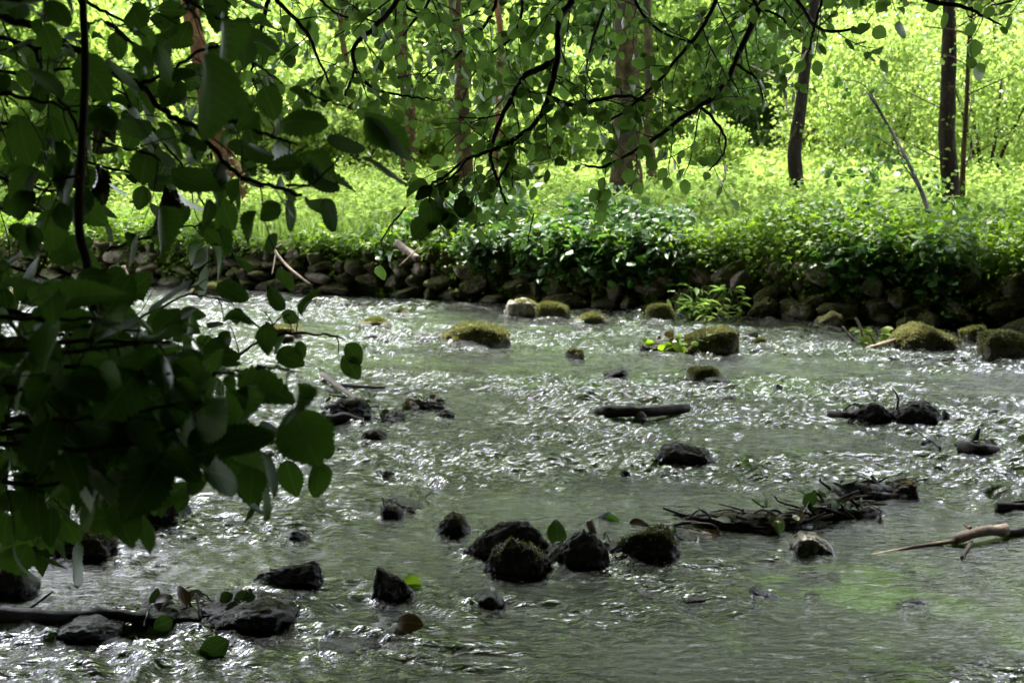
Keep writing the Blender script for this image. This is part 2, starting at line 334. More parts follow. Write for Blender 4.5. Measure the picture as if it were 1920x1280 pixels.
def stone(px, py, w, h, label, m='rock', outline=None, seed=None, name='rock', cat='rock', group=None, depth=.8, sub=4, moss=0, rough=.06, z0=0.0, soft=None, rot=0.0):
    soft = soft or (70 if m in ('rock', 'rock_pale', 'rock_wet') else 20)
    seed = seed if seed is not None else int(px * 7 + py)
    base = W(px, py, z0); d = (base - CAM) @ FWD; s = d / F
    hw = w * s / 2; sv = 1.7 / np.linalg.norm(base - CAM); hh = max((h * s - hw * depth * .85 * sv) / math.sqrt(1 - sv * sv), .38 * h * s); ctr = base + np.array([0, hw * depth * .85, 0])
    # the lower edge of the outline in the picture is the near waterline
    sh, Fc = rock_shape(seed, sub, outline, rough=rough, soft=soft)
    V = sh.copy()
    if outline is None:
        mz = V[:, 2].max(); V[:, 2] = V[:, 2] / mz; V[:, 0] /= np.abs(V[:, 0]).max(); V[:, 1] /= np.abs(V[:, 1]).max()
        V[:, 2] = V[:, 2] * 1.25 - .25
    else:
        V[:, 2] /= max(.05, V[:, 2].max())
    V[:, 0] *= hw; V[:, 1] *= hw * depth; V[:, 2] *= np.where(V[:, 2] > 0, max(hh * .9, .01), max(hw * .5, .04))
    if rot:
        c_, s_ = math.cos(rot), math.sin(rot); V[:, :2] = V[:, :2] @ np.array([[c_, s_], [-s_, c_]])
    o = mesh_obj(name, V + ctr, [Fc], M[m], origin=ctr); tag(o, label, cat, group)
    if z0 < .1: STONES.append((ctr[0], ctr[1], hw, hw * depth))
    if moss:
        Wv = V + ctr; T = Wv[Fc]; n = np.cross(T[:, 1] - T[:, 0], T[:, 2] - T[:, 0]); ar = np.linalg.norm(n, axis=1); nn = n / (ar[:, None] + 1e-12)
        if (nn * (T.mean(1) - ctr)).sum() < 0: nn = -nn
        msk = (nn[:, 2] + .75 * vn3(T[:, 0, 0] * 7, T[:, 0, 1] * 7, T[:, 0, 2] * 7, 3) > .2) & (T[:, 0, 2] > .05)
        p = ar * msk * (.5 + np.clip(nn[:, 2], 0, 1)); rg = np.random.default_rng(seed + 5)
        k = rg.choice(len(T), moss, p=p / p.sum()); ab = rg.random((moss, 2)); fl = ab.sum(1) > 1; ab[fl] = 1 - ab[fl]
        pos = T[k, 0] + (T[k, 1] - T[k, 0]) * ab[:, :1] + (T[k, 2] - T[k, 0]) * ab[:, 1:]
        dr = nn[k] + rg.normal(size=(moss, 3)) * .55; dr /= np.linalg.norm(dr, axis=1)[:, None]
        sd = np.cross(dr, rg.normal(size=(moss, 3))); sd /= np.linalg.norm(sd, axis=1)[:, None]
        ln = rg.uniform(.008, .022, moss)[:, None]
        VV = np.stack([pos - dr * .004 - sd * ln * .18, pos - dr * .004 + sd * ln * .18, pos + dr * ln], 1).reshape(-1, 3)
        mo = mesh_obj('moss', VV, [np.arange(moss * 3).reshape(-1, 3)], M['moss'], o, False, origin=ctr)
    return o
# ------------------------------------------------------------------ leaf templates  (x along, y across, z normal)
def leaf_tpl(n, serr, width=.40, fold=.12, curl=.18, tip=.0):
    t = np.linspace(0, 1, n + 1)
    prof = np.sin(PI * np.clip(t, 0, 1) ** .9) ** .62 * width
    prof = prof * (1 - tip * t ** 3); prof[0] = .01; prof[-1] = .0
    V = []; uv = []
    for i in range(n + 1):                       # mid rib
        V.append((t[i], 0, -curl * t[i] ** 2)); uv.append((t[i], 0))
    F4 = []; F3 = []
    for s in (-1, 1):
        b = len(V)
        for i in range(n + 1):
            k = 1 + (serr if i % 2 else -serr * .6) if 0 < i < n else 1
            y = prof[i] * k; x = t[i] + (serr * .12 if i % 2 else 0)
            V.append((x, s * y, -curl * t[i] ** 2 + fold * y * 1.0 + .03 * math.sin(7 * t[i] + s))); uv.append((t[i], s * y))
        for i in range(n):
            q = [i, i + 1, b + i + 1, b + i]; F4.append(q if s > 0 else q[::-1])
    V = np.array(V); uv = np.array(uv)
    # stalk
    b = len(V); V = np.vstack([V, [(-.28, -.008, .03), (-.28, .008, .03), (0.0, .01, 0), (0.0, -.01, 0)]]); uv = np.vstack([uv, [(0, 0)] * 4])
    F4.append([b, b + 1, b + 2, b + 3])
    return V, np.array(F4), uv
def holes_none(): pass
T_NEAR = [leaf_tpl(22, .10, .38, .18, .15, .3), leaf_tpl(20, .11, .41, -.12, .28, .25), leaf_tpl(24, .09, .35, .35, .1, .35), leaf_tpl(20, .11, .33, .5, .4, .3)]
T_MID = [leaf_tpl(10, .05, .42, .2, .2, .1), leaf_tpl(10, .04, .37, -.15, .3, .2), leaf_tpl(10, .05, .44, .35, .12, .1)]
def simple_tpl(w, fold):
    V = np.array([(0, 0, 0), (.5, 0, -.04), (1, 0, -.16), (.3, w, fold * w), (.68, w * .8, fold * w - .05), (.3, -w, fold * w), (.68, -w * .8, fold * w - .05)])
    return V, np.array([[0, 1, 4, 3], [0, 5, 6, 1]]), np.array([[1, 2, 4], [1, 6, 2]]), V[:, :2].copy()
T_FAR = [simple_tpl(.36, .3), simple_tpl(.28, .5), simple_tpl(.42, -.2)]
T_LONG = [simple_tpl(.12, .3), simple_tpl(.09, .5)]
class Leaves:
    def __init__(s): s.p = []; s.x = []; s.n = []; s.s = []
    def add(s, p, x, n, sz):
        s.p.append(np.atleast_2d(p)); s.x.append(np.atleast_2d(x)); s.n.append(np.atleast_2d(n)); s.s.append(np.atleast_1d(sz))
    def build(s, name, tpls, mt, parent=None, seed=1, origin=None, warp=True):
        p = np.concatenate(s.p); x = np.concatenate(s.x); n = np.concatenate(s.n); z = np.concatenate(s.s)
        x = x / (np.linalg.norm(x, axis=1)[:, None] + 1e-9); y = np.cross(n, x); y /= np.linalg.norm(y, axis=1)[:, None] + 1e-9; n = np.cross(x, y)
        rg = np.random.default_rng(seed); which = rg.integers(0, len(tpls), len(p))
        VV = []; F4 = []; F3 = []; UV = []; base = 0
        for k, tp in enumerate(tpls):
            i = np.where(which == k)[0]
            if not len(i): continue
            tv = tp[0]; m = len(tv); uv = tp[-1]
            sx = z[i]; asp = rg.uniform(.85, 1.15, len(i)); cr = rg.uniform(.3, 2.2, len(i))
            a = tv[None] * np.stack([sx, sx * asp, sx * cr], 1)[:, None, :]
            v = p[i][:, None] + a[..., :1] * x[i][:, None] + a[..., 1:2] * y[i][:, None] + a[..., 2:] * n[i][:, None]
            VV.append(v.reshape(-1, 3)); UV.append(np.tile(uv, (len(i), 1)))
            off = base + np.arange(len(i)) * m
            F4.append((tp[1][None] + off[:, None, None]).reshape(-1, 4))
            if len(tp) == 4: F3.append((tp[2][None] + off[:, None, None]).reshape(-1, 3))
            base += len(i) * m
        fs = [np.concatenate(F4)] + ([np.concatenate(F3)] if F3 else [])
        return mesh_obj(name, np.concatenate(VV), fs, mt, parent, True, np.concatenate(UV), origin)
def nrm(v): return v / (np.linalg.norm(v) + 1e-9)
TOCAM = np.array([0, -1.0, 0])
def twig_leaves(lv, p, L, gap, rg, droop, face=.6):
    """leaves either side of a twig curve p"""
    seg = np.linalg.norm(np.diff(p, axis=0), axis=1); cum = np.concatenate([[0], np.cumsum(seg)]); tot = cum[-1]
    s = gap * .6; k = rg.integers(0, 2)
    while s < tot + gap * .5:
        ss = min(s, tot); q = np.array([np.interp(ss, cum, p[:, a]) for a in range(3)])
        i = min(np.searchsorted(cum, ss), len(p) - 1); t = nrm(p[i] - p[max(i - 1, 0)])
        side = nrm(np.cross(t, [0, -.5, 1]) + rg.normal(size=3) * .25) * (1 if k % 2 else -1)
        if s > tot: side = side * .2
        x = nrm(t * .55 + side * .8 + np.array([0, 0, -droop]) * rg.uniform(.4, 1.5) + rg.normal(size=3) * .22)
        n = nrm(np.array([0, 0, .75]) + TOCAM * face * rg.uniform(-.2, 1.5) + rg.normal(size=3) * .5)
        sz = L * rg.uniform(.6, 1.2)
        lv.add(q + x * sz * .26, x, n, sz)
        s += gap * rg.uniform(.7, 1.3); k += 1
def branch(wood, lv, pts, r0, r1, every, tl, L, gap, seed, droop=.7, sub=True, start=.0, face=.6, noisy=.012, spread=1.0):
    rg = np.random.default_rng(seed); pts = np.asarray(pts, float)
    q = catmull(pts, len(pts) * 5); q = q + rg.normal(size=q.shape) * noisy * .1
    q = tube(wood, q, r0, r1, 7, len(q), .12, seed)
    seg = np.linalg.norm(np.diff(q, axis=0), axis=1); cum = np.concatenate([[0], np.cumsum(seg)]); tot = cum[-1]
    s = start * tot + every * rg.random(); k = 0
    while s < tot:
        b = np.array([np.interp(s, cum, q[:, a]) for a in range(3)]); i = min(np.searchsorted(cum, s), len(q) - 1)
        t = nrm(q[i] - q[max(i - 1, 0)]); perp = nrm(np.cross(t, rg.normal(size=3)))
        side = nrm(np.cross(t, TOCAM) * (1 if k % 2 else -1) + perp * .7 + np.array([0, 0, -.15]))
        l = tl * rg.uniform(.35, 1.15) * (1 - .4 * s / tot); dr = nrm(t * .6 + side * spread)
        tp = [b]; n_ = 5
        for j in range(n_):
            dr = nrm(dr + np.array([0, 0, -.10 * droop]) + rg.normal(size=3) * .16); tp.append(tp[-1] + dr * l / n_)
        rr = max(.0012, min(r1, (r0 * (1 - s / tot) + r1 * s / tot) * .5) * .8)
        tw = tube(wood, tp, rr, rr * .5, 5, 8, 0, 0)
        twig_leaves(lv, tw, L, gap, rg, droop, face)
        if sub and l > gap * 3:
            for f in (.35, .65):
                if rg.random() < .75:
                    b2 = tw[int(f * 7)]; d2 = nrm(nrm(tw[-1] - tw[0]) * .7 + nrm(np.cross(nrm(tw[-1] - tw[0]), rg.normal(size=3))) * .8)
                    t2 = [b2]
                    for j in range(3): d2 = nrm(d2 + np.array([0, 0, -.12 * droop]) + rg.normal(size=3) * .15); t2.append(t2[-1] + d2 * l * .16)
                    tw2 = tube(wood, t2, rr * .6, rr * .4, 4, 5, 0, 0); twig_leaves(lv, tw2, L * .9, gap, rg, droop, face)
        s += every * rg.uniform(.6, 1.4); k += 1
    e = q[-4:]; twig_leaves(lv, e, L, gap, rg, droop, face)
    return q
def PP(l, d0, d1=None):
    d1 = d0 if d1 is None else d1; n = len(l)
    return [P(x, y, d0 + (d1 - d0) * i / max(1, n - 1)) for i, (x, y) in enumerate(l)]
exec_parts = True
#@@STONES
S = stone
BG = 'boulders and stones standing in the stream'
S(893, 646, 132, 46, 'large domed boulder coated in olive moss in the middle of the far channel', 'rock_moss', [(-1, .25), (-.75, .62), (-.2, 1), (.35, .92), (.85, .6), (1, .15)], depth=.75, sub=5, moss=5000, name='boulder', cat='boulder')
S(1335, 661, 112, 56, 'blocky boulder with rounded moss cap and sheer dark right side under the willowherb', 'rock_moss', [(-1, .35), (-.6, .75), (.1, 1), (.75, 1), (.98, .8), (1, .1)], depth=.75, sub=5, moss=4500, name='boulder', cat='boulder')
S(984, 594, 76, 40, 'pale grey angular boulder with bare right face beside the yellow mossed one', 'rock_pale', [(-1, .3), (-.75, .8), (-.2, 1), (.3, .9), (.95, .4), (1, .1)], depth=.6, sub=5, moss=900, name='boulder', cat='boulder')
S(1036, 597, 66, 36, 'small boulder under bright yellow moss touching the pale grey boulder', 'rock_moss', [(-1, .6), (-.5, 1), (.3, .9), (.9, .6), (1, .1)], depth=.7, moss=3000, name='boulder', cat='boulder')
S(1108, 607, 66, 24, 'low wedge shaped mossy boulder right of the yellow mossed one', 'rock_moss', [(-1, .15), (-.3, .85), (.2, 1), (.7, .7), (1, .1)], moss=1800, name='boulder', cat='boulder')
S(1240, 600, 58, 35, 'small round green mossy boulder at the foot of the stone wall', 'rock_moss', [(-1, .3), (-.6, .85), (0, 1), (.6, .85), (1, .3)], moss=2500, name='boulder', cat='boulder')
S(1748, 654, 134, 54, 'wide wedge shaped boulder with bare peak and mossy sloping right side', 'rock_moss', [(-1, .25), (-.7, .7), (-.2, 1), (.25, .75), (.8, .45), (1, .15)], depth=.7, sub=5, moss=3500, name='boulder', cat='boulder', seed=31)
S(1893, 671, 92, 58, 'mossy boulder with squared off left side cut by the right edge', 'rock_moss', [(-1, .7), (-.7, .95), (-.1, 1), (.6, .9), (1, .6)], depth=.8, sub=5, moss=3000, name='boulder', cat='boulder')
S(1830, 640, 62, 34, 'dark green low boulder between the wedge boulder and the one at the right edge', 'rock_moss', moss=1500, name='boulder', cat='boulder')
S(395, 552, 84, 26, 'flat topped yellow mossy boulder near the wall seen through the left leaves', 'rock_moss', [(-1, .2), (-.5, .8), (.1, 1), (.7, .7), (1, .2)], moss=2500, name='boulder', cat='boulder')
S(525, 630, 76, 22, 'flat slab with ochre moss lying above a dark plank of driftwood', 'rock_moss', [(-1, .4), (-.7, 1), (.6, .9), (1, .4)], moss=1600)
S(698, 612, 62, 18, 'low moss tuft covered stone right of the sharp leaf spray', 'rock_moss', [(-1, .3), (-.3, .8), (.4, 1), (1, .4)], moss=2000)
S(750, 590, 36, 14, 'tiny grassy stone in the glittering riffle far out', 'rock_moss', moss=900)
S(716, 634, 78, 10, 'thin flat brown stone left of the large domed boulder', 'rock', [(-1, .4), (-.3, 1), (.5, .8), (1, .3)])
S(798, 634, 66, 14, 'jagged low brown stone touching the left foot of the large domed boulder', 'rock', [(-1, .3), (0, .7), (.6, 1), (1, .5)])
S(1082, 671, 44, 19, 'small stone half mossy half grey in open water below the low wedge boulder', 'rock_moss', moss=500)
S(1326, 714, 70, 28, 'small rounded stone with a fresh green moss cap among twigs', 'rock_moss', [(-1, .4), (-.6, .95), (.4, 1), (1, .3)], moss=1600)
S(1352, 722, 56, 16, 'dark stone leaning on the right of the green capped stone', 'rock', [(-1, .8), (.1, 1), (1, .2)])
S(1432, 652, 40, 20, 'stone tufted with short grass right of the willowherb boulder', 'rock_moss', moss=1500)
S(1410, 636, 44, 18, 'flat brown ledge stone behind the willowherb boulder', 'rock')
S(1154, 704, 52, 14, 'thin dark pointed stone alone in bright water above the driftwood log', 'rock', [(-1, .3), (-.1, .6), (.5, 1), (1, .1)])
S(1110, 743, 26, 12, 'tiny black pebble left above the driftwood log', 'rock', [(-1, .5), (-.4, 1), (.6, .6), (1, .2)])
S(1370, 748, 34, 8, 'low dark stone with a lip of water pouring past it', 'rock')
S(1460, 728, 20, 9, 'little black stone tilted up in bright water right of the green capped stone', 'rock')
S(1600, 720, 18, 5, 'barely surfacing dark pebble far right in the white water', 'rock'); S(1622, 720, 14, 4, 'smallest dark pebble beside the barely surfacing one', 'rock')
S(1640, 792, 84, 42, 'angular dark brown rock leaning left against its paler partner', 'rock', [(-1, .3), (-.6, .6), (.0, 1), (.35, .95), (.9, .3), (1, .1)], sub=5, depth=.6)
S(1725, 794, 92, 47, 'rounded grey brown rock with flat top on the right of the leaning pair', 'rock', [(-1, .4), (-.6, .8), (.1, 1), (.6, .92), (.95, .5), (1, .1)], sub=5, depth=.7)
S(1773, 781, 20, 15, 'small black stone just right of the leaning pair', 'rock')
S(1290, 869, 116, 42, 'dark lumpy rock in mid stream right of centre standing alone', 'rock', [(-1, .3), (-.6, .85), (-.4, .8), (-.1, 1), (.4, .85), (.7, .5), (1, .25)], sub=5, depth=.6)
S(1420, 889, 52, 20, 'small black rock with a sprig of weed on top', 'rock', [(-1, .4), (-.3, .7), (.5, 1), (1, .5)])
S(700, 829, 52, 26, 'small dark cube like rock at the edge of the left foliage', 'rock', [(-1, .3), (-.7, .9), (.2, 1), (.8, .7), (1, .2)])
S(837, 786, 50, 20, 'dark blocky stone at the right end of the drift of dead leaves', 'rock')
S(720, 893, 38, 14, 'low grey stone washed over left of the open pool', 'rock')
S(733, 968, 44, 24, 'grey stone with a thin upright twig caught against it', 'rock', [(-1, .6), (-.4, 1), (.5, .8), (1, .3)])
S(847, 1004, 68, 50, 'black hump of rock standing alone left of the row of four', 'rock', [(-1, .15), (-.45, .75), (.05, 1), (.6, .8), (.95, .35), (1, .1)], sub=5)
S(945, 1044, 168, 74, 'long dark slanting rock at the back left of the row of four', 'rock', [(-1, .05), (-.75, .3), (-.3, .85), (.3, 1), (.65, .85), (1, .35)], sub=5, depth=.35, seed=5)
S(968, 1078, 122, 76, 'grey green sharp edged rock in front of the long slanting one', 'rock', [(-1, .25), (-.7, .6), (-.2, 1), (.3, .9), (.75, .55), (1, .2)], sub=5, depth=.45, seed=15, rough=.07, moss=500)
S(1086, 1066, 128, 82, 'dark rock with a tall flat front face in the middle of the row', 'rock', [(-1, .25), (-.6, .5), (-.2, 1), (.5, .85), (.85, .5), (1, .15)], sub=5, depth=.5, seed=12, rough=.06)
S(1210, 1052, 138, 74, 'dark rock with mossy crest at the right end of the row', 'rock', [(-1, .2), (-.5, .6), (.1, .85), (.5, 1), (.75, .8), (1, .3)], sub=5, depth=.5, seed=22, rough=.07, moss=1200)
S(1262, 1022, 46, 18, 'small low stone trailing right of the mossy crested rock', 'rock')
S(1140, 975, 40, 18, 'dark stone with a green leaf draped over it behind the row of four', 'rock')
S(745, 1122, 98, 64, 'fang shaped pointed rock with a green leaf stuck to its back', 'rock', [(-1, .35), (-.75, 1), (-.35, .75), (.2, .4), (1, .1)], sub=5, depth=.5, seed=44)
S(912, 1140, 72, 30, 'ridged dark stone with water curling round it in the lower middle', 'rock', [(-1, .3), (-.3, .9), (.4, 1), (1, .3)])
S(535, 1100, 128, 54, 'long furrowed grey rock lying aslant in the lower left water', 'rock', [(-1, .15), (-.4, .55), (.3, .8), (.8, 1), (1, .6)], sub=5, depth=.5, rough=.09, seed=3)
S(442, 993, 46, 17, 'small black brick shaped stone on smooth green water', 'rock', [(-1, .9), (-.5, 1), (.9, .9), (1, .3)])
S(550, 1013, 58, 26, 'small black stone with trailing bits beside the brick shaped one', 'rock', [(-1, .1), (-.3, .7), (.1, 1), (.6, .5), (1, .2)])
S(1530, 1040, 84, 46, 'smooth wet olive boulder with water sliding over its front', 'rock_wet', [(-1, .5), (-.5, 1), (.1, .95), (.7, .5), (1, .1)], sub=5, depth=.9, seed=8, rough=.04)
S(1694, 935, 66, 42, 'shaggy grey rock at the right end of the big drift pile', 'rock', [(-1, .3), (-.4, .8), (.3, 1), (.9, .9), (1, .2)], sub=5, rough=.09)
S(262, 978, 156, 96, 'big dark blocky boulder under the lower left foliage', 'rock', [(-1, .5), (-.6, .95), (.5, 1), (.85, .8), (1, .15)], sub=5, depth=.7, seed=9)
S(148, 1046, 116, 62, 'dark boulder with some moss left of the big blocky one', 'rock', [(-1, .4), (-.3, .9), (.6, 1), (1, .5)], sub=5, moss=900)
S(18, 1114, 80, 66, 'black wet stone cut by the left edge', 'rock', [(-1, .8), (0, 1), (.6, .6), (1, .2)])
S(150, 1204, 130, 46, 'rounded grey stone low in the bottom left corner in front of the sunken log', 'rock', [(-1, .3), (-.4, .9), (.2, 1), (1, .5)], sub=5)
S(468, 1176, 160, 50, 'broad low black rock beneath stranded leaves at the bottom left', 'rock', [(-1, .3), (-.5, .7), (.3, 1), (.8, .8), (1, .3)], sub=5)
S(752, 1203, 74, 34, 'small stone with ochre tinted wet top in the lower centre', 'rock_wet', [(-1, .5), (-.2, 1), (.5, .8), (1, .2)])
S(650, 1224, 124, 24, 'flat tilted slab almost awash at the bottom left of centre', 'rock', [(-1, .2), (-.2, .6), (.7, 1), (1, .5)])
S(1302, 1132, 62, 16, 'low black stone leftmost of the four small ones at lower right', 'rock')
S(1436, 1122, 58, 24, 'black stone with a pointed left end second among the small ones at lower right', 'rock', [(-1, .9), (-.6, 1), (.1, .6), (1, .1)])
S(1526, 1121, 36, 11, 'tiny dark sliver of rock right of the pointed black stone', 'rock')
S(1722, 1138, 60, 16, 'black double humped stone alone on green water at lower right', 'rock', [(-1, .6), (-.5, 1), (.2, .5), (.8, .7), (1, .2)])
S(1466, 1050, 60, 10, 'thin dark bar of stone below the smooth olive boulder', 'rock')
S(30, 560, 60, 22, 'pale brown stone by the left edge behind the leaves', 'rock_pale')
S(1175, 890, 22, 12, 'tiny dark stone with a fleck of leaf in the middle of open water', 'rock')
S(240, 1056, 44, 10, 'small dark stone on the smooth green pool at lower left', 'rock')
S(330, 1012, 66, 12, 'flat dark splinter of stone below the big blocky boulder', 'rock')
#@@WALL
wr = np.random.default_rng(4)
wall = empty('stone_wall', line(5.5, 0.1, 0), 'rough dry stone bank wall of mossy blocks along the far side of the stream', 'wall')
ws = []
for row in range(4):
    s = -5.2 + wr.random() * .2
    while s < 13.5:
        w = (wr.uniform(.16, .5) if wr.random() < .8 else .55) * (1.1 if row == 0 else 1); chaos = np.clip((s - 3.5) / 5, 0, 1)
        h = wr.uniform(.13, .21) * (1 + .2 * (row == 3))
        z = row * .150 + .03 + wr.normal() * (.008 + .03 * chaos)
        top = .56 + .05 * math.sin(s * 1.3)
        if z < top and wr.random() > (.12 if row == 3 else .02):
            ws.append([s + w / 2, wr.normal() * (.02 + .05 * chaos) + row * .045 - .06 - .08 * chaos * (row == 0), z, w * wr.uniform(.98, 1.12), h * wr.uniform(1.0, 1.25) * (1 + .35 * chaos * wr.random()), chaos, row])
        s += w * .93
ws.sort(key=lambda a: -(a[3] * a[4]) * (0 if a[0] < -3.6 or a[0] > 11.4 else 1))
rest = Geo()
for i, (s, b, z, w, h, ch, row) in enumerate(ws):
    V, Fc = rock_shape(1000 + i, 3 if i > 60 else 4, None, planes=9, soft=80, rough=.06)
    V /= np.abs(V).max(0); V = np.sign(V) * np.abs(V) ** 1.0
    V = V * np.array([w / 2, .17, h / 2])
    a = wr.normal() * (.14 + .4 * ch); c, q = math.cos(a), math.sin(a); V = np.stack([V[:, 0] * c - V[:, 2] * q, V[:, 1], V[:, 0] * q + V[:, 2] * c], 1)
    tilt = wr.normal() * .15; V[:, 1] += V[:, 2] * tilt + V[:, 0] * wr.normal() * .2
    ctr = line(s, b, z); Wd = ctr + V[:, :1] * U + V[:, 1:2] * NB + V[:, 2:] * np.array([0, 0, 1.0])
    if i < 100:
        o = mesh_obj('wall_stone', Wd, [Fc], M['wall_pale' if (row >= 2 and wr.random() < .4) or wr.random() < .10 else 'wall'], wall)
        if False: o.location = 0
    else: rest.add(Wd, Fc)
tag(rest.build('small_wall_stones', M['wall'], wall), kind='stuff')
# loose boulders at the foot and top of the wall
for (px, py, w, h, lb, m_) in [(925, 545, 60, 62, 'pale lichen streaked slab leaning upright against the wall', 'rock_pale'), (1560, 610, 70, 30, 'grey slanted block at the water edge below the right part of the wall', 'wall'),
        (1505, 600, 60, 36, 'pale grey block at the wall foot left of the slanted one', 'wall_pale'), (1650, 600, 90, 40, 'mossy ledge block at the wall foot behind the wedge shaped boulder', 'wall'),
        (1790, 560, 140, 60, 'big moss topped boulder built into the wall top at the right', 'rock_moss'), (1890, 560, 80, 44, 'brown bare boulder at the top of the wall by the right edge', 'wall_pale'),
        (1140, 560, 90, 46, 'broad dark mossy block in the wall behind the round green boulder', 'wall'), (1010, 560, 80, 40, 'dark mossy block behind the pale grey boulder', 'wall')]:
    z0 = 0.0 if py > 570 else .12
    ya = py; S(px, ya, w, h, lb, m_, z0=0.0 if py > 570 else .0, depth=.5, name='boulder', cat='boulder', moss=600 if 'moss' in lb else 0) if py > 590 else None
#@@WATER
stn = np.array(STONES)
FL = nrm(np.array([.8, -.6, 0]))
def pool(px, py, rx, ry):
    c = W(px, py); return c[0], c[1], rx, ry
POOLS = [pool(850, 765, .55, 1.1), pool(1830, 1020, .55, .45), pool(200, 1085, .8, .35), pool(1700, 1160, .6, .35), pool(1480, 830, .9, .5), pool(1500, 690, .9, .5), pool(330, 545, 2.2, .8), pool(950, 950, .5, .35), pool(1350, 1240, .6, .2), pool(1230, 640, .9, .5), pool(1500, 610, 1.6, .35)]
CALM = []
def water_h(x, y):
    m = np.ones_like(x)
    for cx, cy, rx, ry in POOLS: m = m * (1 - .82 * np.exp(-((x - cx) / rx) ** 2 - ((y - cy) / ry) ** 2))
    bk = -back(x, y); m = m * (1 - .75 * np.exp(-(bk / .45) ** 2))
    m = m * (.90 + .75 * fbm2(x * .5, y * .85, 3, 77)).clip(.24, 1.3)
    c, s = math.cos(math.radians(28)), math.sin(math.radians(28)); a = x * c - y * s; b = x * s + y * c
    wx = a + .12 * vn2(a * 2.2, b * 2.2, 1); wy = b + .12 * vn2(a * 2.2, b * 2.2, 2)
    h = .020 * vn2(wx * 2.2, wy * 3.6, 11) + .022 * vn2(wx * 4.5, wy * 8, 12) + .017 * vn2(wx * 9, wy * 17, 13) + .0085 * vn2(wx * 21, wy * 44, 14)
    r = 1 - np.abs(vn2(wx * 3.5 + 9, wy * 8, 15)); h = h + .010 * r ** 3
    m = m * (.78 + .22 * np.clip((y - 4.5) / 4, 0, 1) + .25 * np.clip((y - 8) / 4, 0, 1))
    h = h * m; CALM.append(m)
    for sx, sy, rw, rd in stn:
        dx, dy = x - sx, y - sy; al = dx * FL[0] + dy * FL[1]; cr = -dx * FL[1] + dy * FL[0]
        k = (np.abs(dx) < 1.6) & (np.abs(dy) < 1.6)
        if not k.any(): continue
        al, cr = al[k], cr[k]; e = np.sqrt((dx[k] / rw) ** 2 + (dy[k] / max(rd, .02)) ** 2)
        amp = min(.019, .05 * rw + .003)
        v = amp * np.exp(-((np.abs(cr) - .8 * rw - .32 * np.clip(al, 0, 9)) / (.03 + .05 * np.clip(al, 0, 2))) ** 2) * np.exp(-np.clip(al, 0, 9) / (rw * 4 + .15)) * (al > -rw * .5)
        v = v + amp * .9 * np.exp(-((e - 1.12) / .13) ** 2) * (al < rw * .3)
        v = v + amp * .5 * np.sin(al * 45 + cr * 8) * np.exp(-(cr / (rw + .03)) ** 2) * np.exp(-np.clip(al, 0, 9) / (rw * 3 + .2)) * (al > rw * .6)
        h[k] += v
    return h
xs = np.unique(np.concatenate([np.linspace(-24, -8.5, 80), np.linspace(-8.5, 8.5, 1250), np.linspace(8.5, 22, 70)]))
ys = 1.7 + (25 - 1.7) * np.linspace(0, 1, 1100) ** 1.5
V, Q = grid(xs, ys, water_h)
cb = back(V[:, 0], V[:, 1]); keep = (cb[Q] < .2).all(1)
used = np.zeros(len(V), bool); used[Q[keep].ravel()] = True; rm = np.cumsum(used) - 1
wo = tag(mesh_obj('water', V[used], [rm[Q[keep]]], M['water']), kind='structure')
at = wo.data.attributes.new('chop', 'FLOAT', 'POINT'); at.data.foreach_set('value', CALM[0].ravel()[used].astype(np.float32))
#@@DRIFT
def stick(pts, r0, r1, label, m='stick', cat='driftwood', name='driftwood_stick', group=None, seed=1, parent=None, forks=()):
    g = Geo(); tube(g, pts, r0, r1, 9, None, .22, seed)
    org = np.array(pts[0])
    if parent is not None: return g.build(name, M[m], parent)
    o = g.build(name, M[m], origin=org); tag(o, label, cat, group)
    for f in forks:
        g2 = Geo(); tube(g2, f[0], f[1], f[2], 7, None, .2, seed + 3); g2.build('side_branch', M[m], o, origin=org)
    return o
def wl(x, y, z=.01): return W(x, y, z)
def up(x, y, x0, y0):       # a point at pixel (x,y) on the upright plane through the water point under (x0,y0)
    b = W(x0, y0); return P(x, y, (b - CAM) @ FWD)
stick([wl(1120, 775), wl(1150, 772, .03), wl(1210, 772, .035), wl(1290, 765, .03)], .045, .035, 'dark waterlogged log lying crossways in mid stream', name='driftwood_log', cat='log')
S(1203, 786, 26, 18, 'small wet grey stone in front of the crossways log', 'rock_pale')
stick([up(1635, 1040, 1635, 1040), up(1720, 1024, 1720, 1026), up(1790, 1014, 1790, 1020)], .006, .010, 'long thin pale stick trailing left from the thick pale one', 'stick_pale')
stick([up(1790, 1012, 1790, 1020), up(1830, 998, 1830, 1015), up(1886, 992, 1886, 1005)], .02, .027, 'thick pale driftwood stick lying on green water at lower right', 'stick_pale', forks=[([up(1822, 1015, 1830, 1015), up(1812, 1030, 1812, 1036), wl(1803, 1045)], .009, .006), ([up(1820, 990, 1830, 1015), up(1806, 982, 1806, 1010)], .010, .006)])
stick([wl(1884, 1000), wl(1925, 996)], .016, .02, 'dark stub of wood cut by the right edge beside the thick pale stick')
stick([wl(1868, 950), wl(1935, 952)], .024, .026, 'dark branch lying low at the right edge', forks=[([up(1890, 945, 1890, 950), up(1925, 938, 1925, 950)], .010, .008)])
stick([wl(-20, 1150, .02), wl(120, 1158, .03), wl(200, 1152, .04), wl(275, 1160, .02)], .03, .022, 'sunken log along the bottom left with bark peeling', name='driftwood_log', cat='log', m='stick')
stick([up(45, 1148, 45, 1150), up(100, 1108, 100, 1135)], .006, .004, 'thin straight twig rising from the sunken log')
stick([up(605, 702, 605, 712), up(640, 728, 640, 738), up(675, 752, 675, 760)], .024, .016, 'pale bare branch end slanting down beside the left foliage', 'stick_pale')
